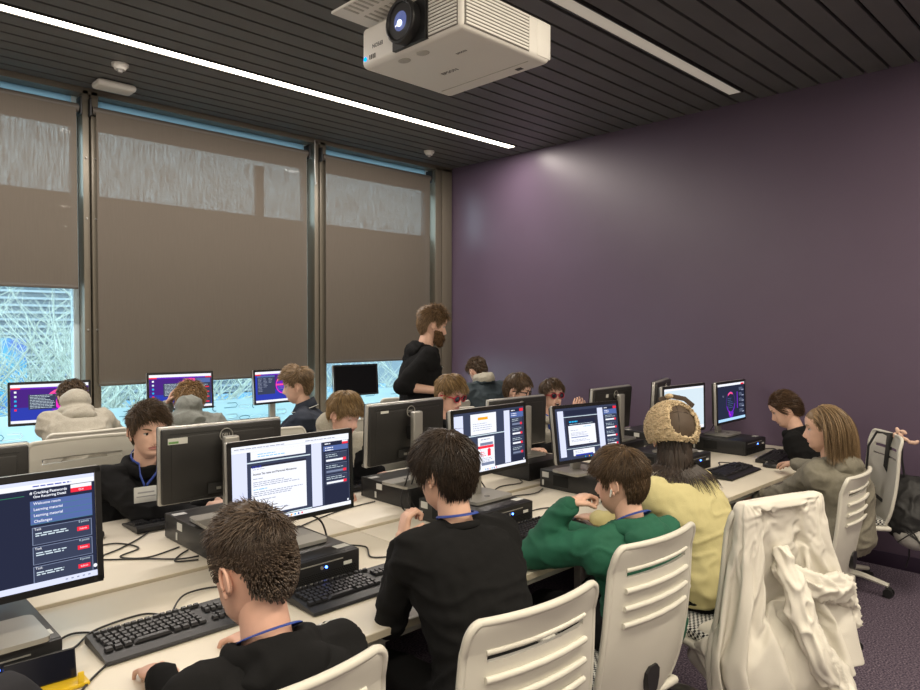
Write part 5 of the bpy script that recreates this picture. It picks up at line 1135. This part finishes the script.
# 12: the standing man
p12 = person('bearded man with swept back hair standing in a black hoodie with sleeves pushed up', (3.385, 3.72, 1.668), 118, haz=4, pitch=14, sc=1.04, topm=K_hood, stand=True, hm=hairmat('hair_sandy_brown', (.08, .05, .026), (.34, .22, .12)), hn=3000, near=True, seed=22, sleeves='pushed', slim=1.12, shoul=.19, skin=M_skin,
       hstyle=dict(len=.050, side=.02, w=.0045, grav=-.05, mess=.3, curl=.2, lift=.45, fringe=-.6, sweep=(0, -.6), vol=.008, top=.012),
       L=dict(t=(3.52, 3.80, .96), pole=(-.2, -1, -.3), d=(.6, -.8, -.1), n=(0, 0, -1), curl=45), Rr=dict(t=(3.37, 3.42, 1.19), elbow=(3.10, 3.66, 1.29), d=(.8, .1, -.3), n=(0, 0, -1), curl=45))
def beard(P, mt, n, seed):
    rr = random.Random(seed); m = MB(); m.T = P[1]; bp = []
    for k in range(n):
        ph = rr.uniform(-1.5, 1.5); z = rr.uniform(-.005, .075 if abs(ph) > .75 else .056)
        if abs(ph) < .28 and .033 < z < .050: continue
        x, y, _ = headpt(np.array([ph]), np.array([z])); p = V((x[0], y[0] - .001, z)); o = V((x[0], y[0] * .8, -.05 + (z - .03) * .2)).normalized(); d = (o + V((rr.gauss(0, .25), rr.gauss(0, .25), -.9 + rr.gauss(0, .2)))).normalized(); L_ = rr.uniform(.022, .05) * (1.15 - abs(ph) * .45); w_ = .0035
        a = d.cross(o).normalized() * w_; q = p + o * .004 + d * L_ * .5; e = p + d * L_ + o * -.002
        m.add([p - a, p + a, q - a * .8, q + a * .8, e, q + o * w_ * .8], [[0, 1, 3, 2], [2, 3, 4], [0, 2, 5], [2, 4, 5], [1, 5, 3], [3, 5, 4]])
    m.build('beard', mt, P[0], 180)
beard(p12, hairmat('hair_beard', (.055, .028, .012), (.30, .17, .08)), 2600, 2)
m = MB(); a = p12[3]['arms'][1]; u = (a[2] - a[1]).normalized(); m.tube([a[2] - u * .012, a[2] + u * .012], .031, 16); m.build('wristband', M_darkm, p12[0], 60)
m = MB(); c_ = p12[3]['spine'](.8) + p12[3]['f'] * .135 + p12[3]['r'] * .075; m.ell(c_, (.02, .004, .008), Matrix.Rotation(R(-118), 3, 'Z'), 12, 6); m.build('chest_print', M_label, p12[3]['cl'], 60)
# 13: dark jacket near the corner
p13 = person('person in a dark teal jacket with a grey hood, back turned near the corner', (4.60, 4.46, 1.245), 8, haz=4, pitch=38, sc=1.0, rise=.03, kind='jacket', topm=Tl_, hm=Bn, hn=1100, seed=23, slim=1.12, hstyle=dict(len=.04, side=.018, w=.006, grav=.1, mess=.5, curl=.4, lift=.4, vol=.010),
       L=dict(t=(4.45, 4.85, .80)), Rr=dict(t=(4.8, 4.85, .80)))
m = MB(); NB_ = p13[2]; X = p13[3]; m.tube([NB_ + X['r'] * math.sin(k * math.pi / 8) * .078 + X['f'] * math.cos(k * math.pi / 8) * .075 + UPV * (.022 - .02 * math.cos(k * math.pi / 8)) for k in range(17)], [(.026, .050)] * 17, 8); me = remesh(m, .01, 2); fold(me, .006, (14, 14, 14), 3); finish(me, [Gr3]); link('grey_hood', me, X['cl'])
# 14-16: window row
p14 = person('boy in a light grey marl hoodie bowed over the window desk, back to camera', (1.385, 5.02, 1.175), 4, haz=6, pitch=60, sc=1.0, topm=Gr1, hm=Bn, hn=1300, seed=24, near=True, hoodup=True, rise=.02, hunch=.11, slim=.98, shoul=.155, lean=.54, hstyle=dict(len=.05, side=.02, w=.006, grav=.15, mess=.25, lift=.3, fringe=1, vol=.008),
       L=dict(t=(1.25, 5.20, .80), pole=(-1, -.3, -.6), d=(.2, 1, 0)), Rr=dict(t=(1.6, 5.20, .80), pole=(1, -.3, -.6), d=(-.2, 1, 0)))
p15 = person('curly haired boy in a slate grey hoodie at the window, hand to his face', (1.965, 4.57, 1.150), 22, haz=-6, roll=10, pitch=38, sc=1.0, topm=Gr4, hm=Cu, hn=3600, hoodup=True, rise=.05, seed=25, near=True, slim=1.0, hstyle=dict(len=.055, side=.04, w=.006, grav=.1, mess=.7, curl=.9, curlall=1, lift=.4, vol=.012, seg=7),
       L=dict(t=(1.87, 4.72, 1.10), elbow=(1.80, 4.90, .86), pole=(-1, 0, -1), d=(.3, -.25, .8), n=(.6, -.7, 0), curl=30), Rr=dict(t=(2.3, 5.05, .80), pole=(1, -.3, -.6), d=(.1, 1, 0)))
p16 = person('boy in profile in a navy polo shirt with white collar stripe', (2.66, 4.38, 1.235), -50, haz=-6, pitch=10, sc=1.02, kind='polo', topm=Nv, hm=Lb, hn=1700, seed=26, near=True, sleeves='short', slim=1.05, hstyle=dict(len=.055, side=.018, w=.0055, grav=.0, mess=.16, lift=.45, fringe=1.6, sweep=(.5, 0), vol=.010, top=.010),
       L=dict(t=(2.42, 4.62, .70), pole=(-.6, -.6, -.8), d=(-.6, .6, -.2)), Rr=dict(t=(2.48, 4.78, .78), pole=(1, -.3, -.8), d=(-.5, .8, 0)))
# sleeve stripes of the nearest boy
from mathutils.bvhtree import BVHTree
X = p1[3]; S0, E = X['arms'][1][0], X['arms'][1][1]; cme = X['cl'].data; bvh = BVHTree.FromPolygons([v.co for v in cme.vertices], [list(p.vertices) for p in cme.polygons]); m = MB()
ax_ = (E - S0).normalized(); o1 = (X['r'] - ax_ * X['r'].dot(ax_)).normalized(); o2 = ax_.cross(o1)
if o2.z < 0: o2 = -o2
for k in range(3):
    L_, R_ = [], []
    for q in range(13):
        c_ = S0.lerp(E, -.05 + q / 12 * .9); 
        for lst, an in ((L_, 58 + k * 20), (R_, 70 + k * 20)):
            d_ = (o1 * math.cos(R(an)) + o2 * math.sin(R(an))).normalized(); h = bvh.ray_cast(c_ + d_ * .3, -d_); lst.append((h[0] if h[0] else c_ + d_ * .075) + d_ * .0025)
    n_ = len(L_); m.add(L_ + R_, [[i, i + 1, n_ + i + 1, n_ + i] for i in range(n_ - 1)])
o = m.build('sleeve_stripes', M_label, X['cl'], 180); sd = o.modifiers.new('s', 'SOLIDIFY'); sd.thickness = .002
m = MB(); X = p3[3]; m.T = p3[1]; m.capsule((-.081, .004, .082), (-.083, .010, .060), .0042, .003); m.build('earbud', M_label, p3[0], 180)

# ------------------------------------------------------------------ white sweatshirt hung over a chair back
M_cloth = mat('white_cotton', (.68, .65, .58), .9, bump=.08, bscale=300)
def drape():
    bx, by, az = 2.61, .99, 18; F0, R0 = fwd(az), rgt(az); NT, NS = 300, 130
    t = thing('white_sweatshirt', 'crumpled white sweatshirt hung over the back of a chair, sleeves dangling', 'sweatshirt', (bx, by, .3)); O = V((bx, by, .3))
    def sq(a, e): return math.copysign(abs(a) ** e, a)
    # hang it: cloth simulation of a wide flared sheet falling around the chair back, frozen into a mesh
    nT, nS = 112, 60; vs = []
    for j in range(nS):
        s_ = j / (nS - 1)
        for i in range(nT):
            th = 2 * math.pi * i / nT; cx, sy = math.cos(th), math.sin(th); H = .80 + .16 * max(0, -cx) - .14 * max(0, cx) ** 2 + .03 * math.sin(th * 3 + 1)
            if s_ < .07: q = s_ / .07; k = math.sin(q * math.pi / 2); hx, hy, z = .206 * (.9 + .1 * k), .036 * max(k, .03), 1.034 - .012 * (1 - math.cos(q * math.pi / 2)); ex = .45
            else: dn_ = (s_ - .07) * H; hx = .206 + .22 * dn_ + .42 * dn_ ** 2; hy = .036 + .26 * dn_ + .42 * dn_ ** 2; z = 1.022 - dn_ * .86; ex = .45 + .5 * min(1, dn_ * 4)
            w = .012 * min(1, s_ * 4) * math.sin(th * 9 + 2 * math.sin(th * 2)) + .010 * min(1, s_ * 3) * noise.noise(V((cx * 3, sy * 3, s_ * 3)))
            vs.append(R0 * (sq(cx, ex) * (hx + w)) + F0 * (sq(sy, ex) * (hy + w)) + V((0, 0, z)) + V((bx, by, 0)) - O)
    fs = [[j * nT + i, j * nT + (i + 1) % nT, (j + 1) * nT + (i + 1) % nT, (j + 1) * nT + i] for j in range(nS - 1) for i in range(nT)] + [list(range(nT))[::-1]]
    me = bpy.data.meshes.new('cloth'); me.from_pydata([tuple(v) for v in vs], [], fs); co = bpy.data.objects.new('cloth', me); COL.objects.link(co); co.location = O
    vg = co.vertex_groups.new(name='pin'); vg.add([j * nT + i for j in range(5) for i in range(nT)], 1.0, 'REPLACE')
    cb = MB(); cb.T = Matrix.Translation((bx, by, 0)) @ Matrix.Rotation(R(-az), 4, 'Z'); cb.box((0, .0, .74), (.40, .04, .54), bev=.015); cb.box((0.03, .30, .46), (.42, .46, .08), bev=.02); cb.box((.27, .22, .60), (.06, .30, .2), bev=.02)
    cb.ell((.0, -.02, .44), (.27, .10, .16)); cb.ell((.22, -.02, .52), (.10, .10, .10)); ob = cb.build('col', M_label); ob.modifiers.new('c', 'COLLISION'); ob.collision.thickness_outer = .01; ob.collision.cloth_friction = 20
    cm = co.modifiers.new('cl', 'CLOTH'); st = cm.settings; st.quality = 5; st.mass = .3; st.tension_stiffness = 15; st.compression_stiffness = 15; st.shear_stiffness = 4; st.bending_stiffness = .9; st.vertex_group_mass = 'pin'; st.air_damping = 1.5
    cm.collision_settings.distance_min = .006; cm.collision_settings.use_self_collision = True; cm.collision_settings.self_distance_min = .005; cm.point_cache.frame_start = 1; cm.point_cache.frame_end = 40
    for f_ in range(1, 34): S.frame_set(f_)
    dg = bpy.context.evaluated_depsgraph_get(); out = bpy.data.meshes.new_from_object(co.evaluated_get(dg)); bpy.data.objects.remove(co); bpy.data.objects.remove(ob); S.frame_set(1)

    sm_ = MB(); sm_.v = [v.co.copy() for v in out.vertices]; sm_.f = [list(p.vertices) for p in out.polygons]; sm_.m = [0] * len(sm_.f); bpy.data.meshes.remove(out)
    b = sm_.build('torso_cloth', M_cloth, t, 180); sd = b.modifiers.new('s', 'SOLIDIFY'); sd.thickness = .003; sd.offset = -1; ss = b.modifiers.new('ss', 'SUBSURF'); ss.levels = ss.render_levels = 1
    def sleeve(path, r0, r1, seed):
        # crumpled tube: ring-like gathers that wander around the sleeve
        P_ = [R0 * x + F0 * y + V((bx, by, z)) - O for x, y, z in path]; pts = []
        for i in range(len(P_) - 1):
            p0, p1, p2, p3 = P_[max(i - 1, 0)], P_[i], P_[i + 1], P_[min(i + 2, len(P_) - 1)]
            for k in range(22): u = k / 22; pts.append(.5 * ((2 * p1) + (p2 - p0) * u + (2 * p0 - 5 * p1 + 4 * p2 - p3) * u * u + (3 * p1 - p0 - 3 * p2 + p3) * u ** 3))
        n = len(pts); rings = []; NN = 48; up_ = V((0, 1, 0))
        for k, p in enumerate(pts):
            tt = (pts[min(k + 1, n - 1)] - pts[max(k - 1, 0)]).normalized(); a = tt.cross(up_).normalized(); b_ = a.cross(tt); q = k / (n - 1); r_ = (r0 + (r1 - r0) * q) * (1 if q < .97 else .8) * (.4 + .6 * min(1, q * 6)); row = []
            for i in range(NN):
                th = 2 * math.pi * i / NN; dd = a * math.cos(th) + b_ * math.sin(th)
                w = max(0, 1 - 2.4 * abs(noise.noise(V((math.cos(th) * 1.1 + seed, math.sin(th) * 1.1, q * 9 + .8 * math.sin(th + seed)))))) ** 1.5 * .020 + .010 * noise.noise(V((math.cos(th) * 2, math.sin(th) * 2 + seed, q * 5)))
                row.append(p + dd * (r_ + w) * (1 if abs(math.sin(th)) < .7 else .85))
            rings.append(row)
        m = MB(); m.ring_loft(rings, True); m.build('sleeve', M_cloth, t, 180)
    sleeve([(-.03, -.03, .86), (-.04, -.09, .76), (-.05, -.14, .64), (-.03, -.19, .53), (.02, -.22, .45), (.01, -.24, .37), (-.04, -.23, .34)], .036, .046, 1.0)
    sleeve([(-.06, -.03, .80), (.04, -.09, .73), (.15, -.11, .705), (.24, -.08, .68), (.29, -.05, .60), (.32, -.06, .52)], .030, .050, 6.0)
    return t
drape()
# ------------------------------------------------------------------ backpack on the turned chair
bp_ = thing('backpack', 'black backpack with white mesh pocket hanging from the turned chair by the wall', 'backpack', (5.065, 1.135, .29), 0)
Mb = mat('black_nylon', (.014, .014, .015), .6, bump=.2, bscale=60)
m = MB(); m.ell((0, 0, .22), (.13, .15, .21)); m.ell((-.07, -.02, .16), (.10, .13, .14)); m.box((.02, 0, .30), (.16, .24, .24), bev=.05); me = remesh(m, .010, 3); fold(me, .012, (10, 10, 12), 3); finish(me, [Mb]); link('main_bag', me, bp_)
m = MB(); m.ell((-.085, -.045, .085), (.085, .115, .09), Matrix.Rotation(R(14), 3, 'X'), 28, 18); pk = m.build('mesh_pocket', mat('white_pocket_cloth', (.52, .51, .48), .8, noise_amt=.3, nscale=14), bp_, 180)
m = MB()
for k in range(3): m.tube([(-.158, .02 - k * .03, .15), (-.173, -.05 - k * .015, .10), (-.160, -.11, .06 - k * .01)], .004, 6)
m.tube([(-.158, -.11, .15), (-.172, -.04, .10), (-.155, .02, .04)], .004, 6); m.build('elastic_cord', M_darkm, pk)
m = MB(); m.tube([(-.05, .06, .38), (-.10, .10, .50), (-.12, .08, .695), (-.17, .14, .71), (-.19, .18, .62), (-.18, .19, .48), (-.14, .17, .32), (-.06, .07, .22)], [(.007, .024)] * 8, 8); m.build('shoulder_strap', Mb, bp_, 60)
m = MB(); m.tube([(-.02, .02, .42), (-.05, .03, .54), (-.085, .02, .64), (-.09, .0, .67)], [(.005, .016)] * 4, 8); m.build('loop_strap', Mb, bp_, 60)
m = MB(); m.tube([(-.06, -.02, .02), (-.05, -.02, -.06), (-.04, 0, -.14)], [(.004, .012)] * 3, 8); m.build('hanging_strap', Mb, bp_, 60)
m = MB()
for (y, z) in ((0.06, 0), (.02, .012), (.08, .028), (.03, .055), (.065, .062), (-.01, -.004), (.045, .03), (-.035, -.002)): m.ell((-.10, y - .02, .66 + z), (.012, .021, .012), Matrix.Rotation(y * 20, 3, 'X'), 12, 8)
m.v = [v + V((0, 0, .0)) for v in m.v]
me = remesh(m, .004, 2); finish(me, [mat('pale_coral_plush', (.68, .46, .36), .7)]); link('fabric_flower', me, bp_)
# clear plastic bag under the sweatshirt
bg_ = thing('plastic_bag', 'translucent grey plastic bag with blue print hanging under the white sweatshirt', 'plastic bag', (2.80, .97, .12), -8)
M_pl = bpy.data.materials.new('clear_plastic'); M_pl.use_nodes = True; nt = M_pl.node_tree; b = nt.nodes['Principled BSDF']; b.inputs['Base Color'].default_value = (.52, .53, .52, 1); b.inputs['Roughness'].default_value = .25; b.inputs['Alpha'].default_value = .62
m = MB(); m.box((0, .0, .20), (.26, .12, .36), bev=.05, seg=4); me = remesh(m, .012, 2); fold(me, .014, (12, 12, 10), 8); finish(me, [M_pl]); link('bag_body', me, bg_)
m = MB(); m.tube([(-.08, -.068, .28), (-.02, -.072, .22), (.0, -.07, .14), (-.04, -.07, .08)], [(.004, .018)] * 4, 8); m.build('blue_print', mat('blue_print', (.10, .28, .42), .5), bg_, 60)
# ------------------------------------------------------------------ camera, colour management
cam = bpy.data.cameras.new('camera'); cam.sensor_width = 36; cam.lens = 36 * 698.5 / 920; cam.clip_start = .02
co = bpy.data.objects.new('camera', cam); COL.objects.link(co)
Y_, P_, RL = R(44.471), R(1.513), R(-.130)
fw = V((math.cos(P_) * math.sin(Y_), math.cos(P_) * math.cos(Y_), -math.sin(P_))); rt = V((math.cos(Y_), -math.sin(Y_), 0)); dn = fw.cross(rt)
c_, s_ = math.cos(RL), math.sin(RL); rx = rt * c_ + dn * s_; dy = dn * c_ - rt * s_
co.matrix_world = Matrix(((rx.x, -dy.x, -fw.x, 0), (rx.y, -dy.y, -fw.y, 0), (rx.z, -dy.z, -fw.z, 1.65), (0, 0, 0, 1)))
S.camera = co
S.view_settings.view_transform = 'Standard'; S.view_settings.look = 'None'; S.view_settings.exposure = 0.22; S.view_settings.gamma = 1.0; S.view_settings.use_curve_mapping = False
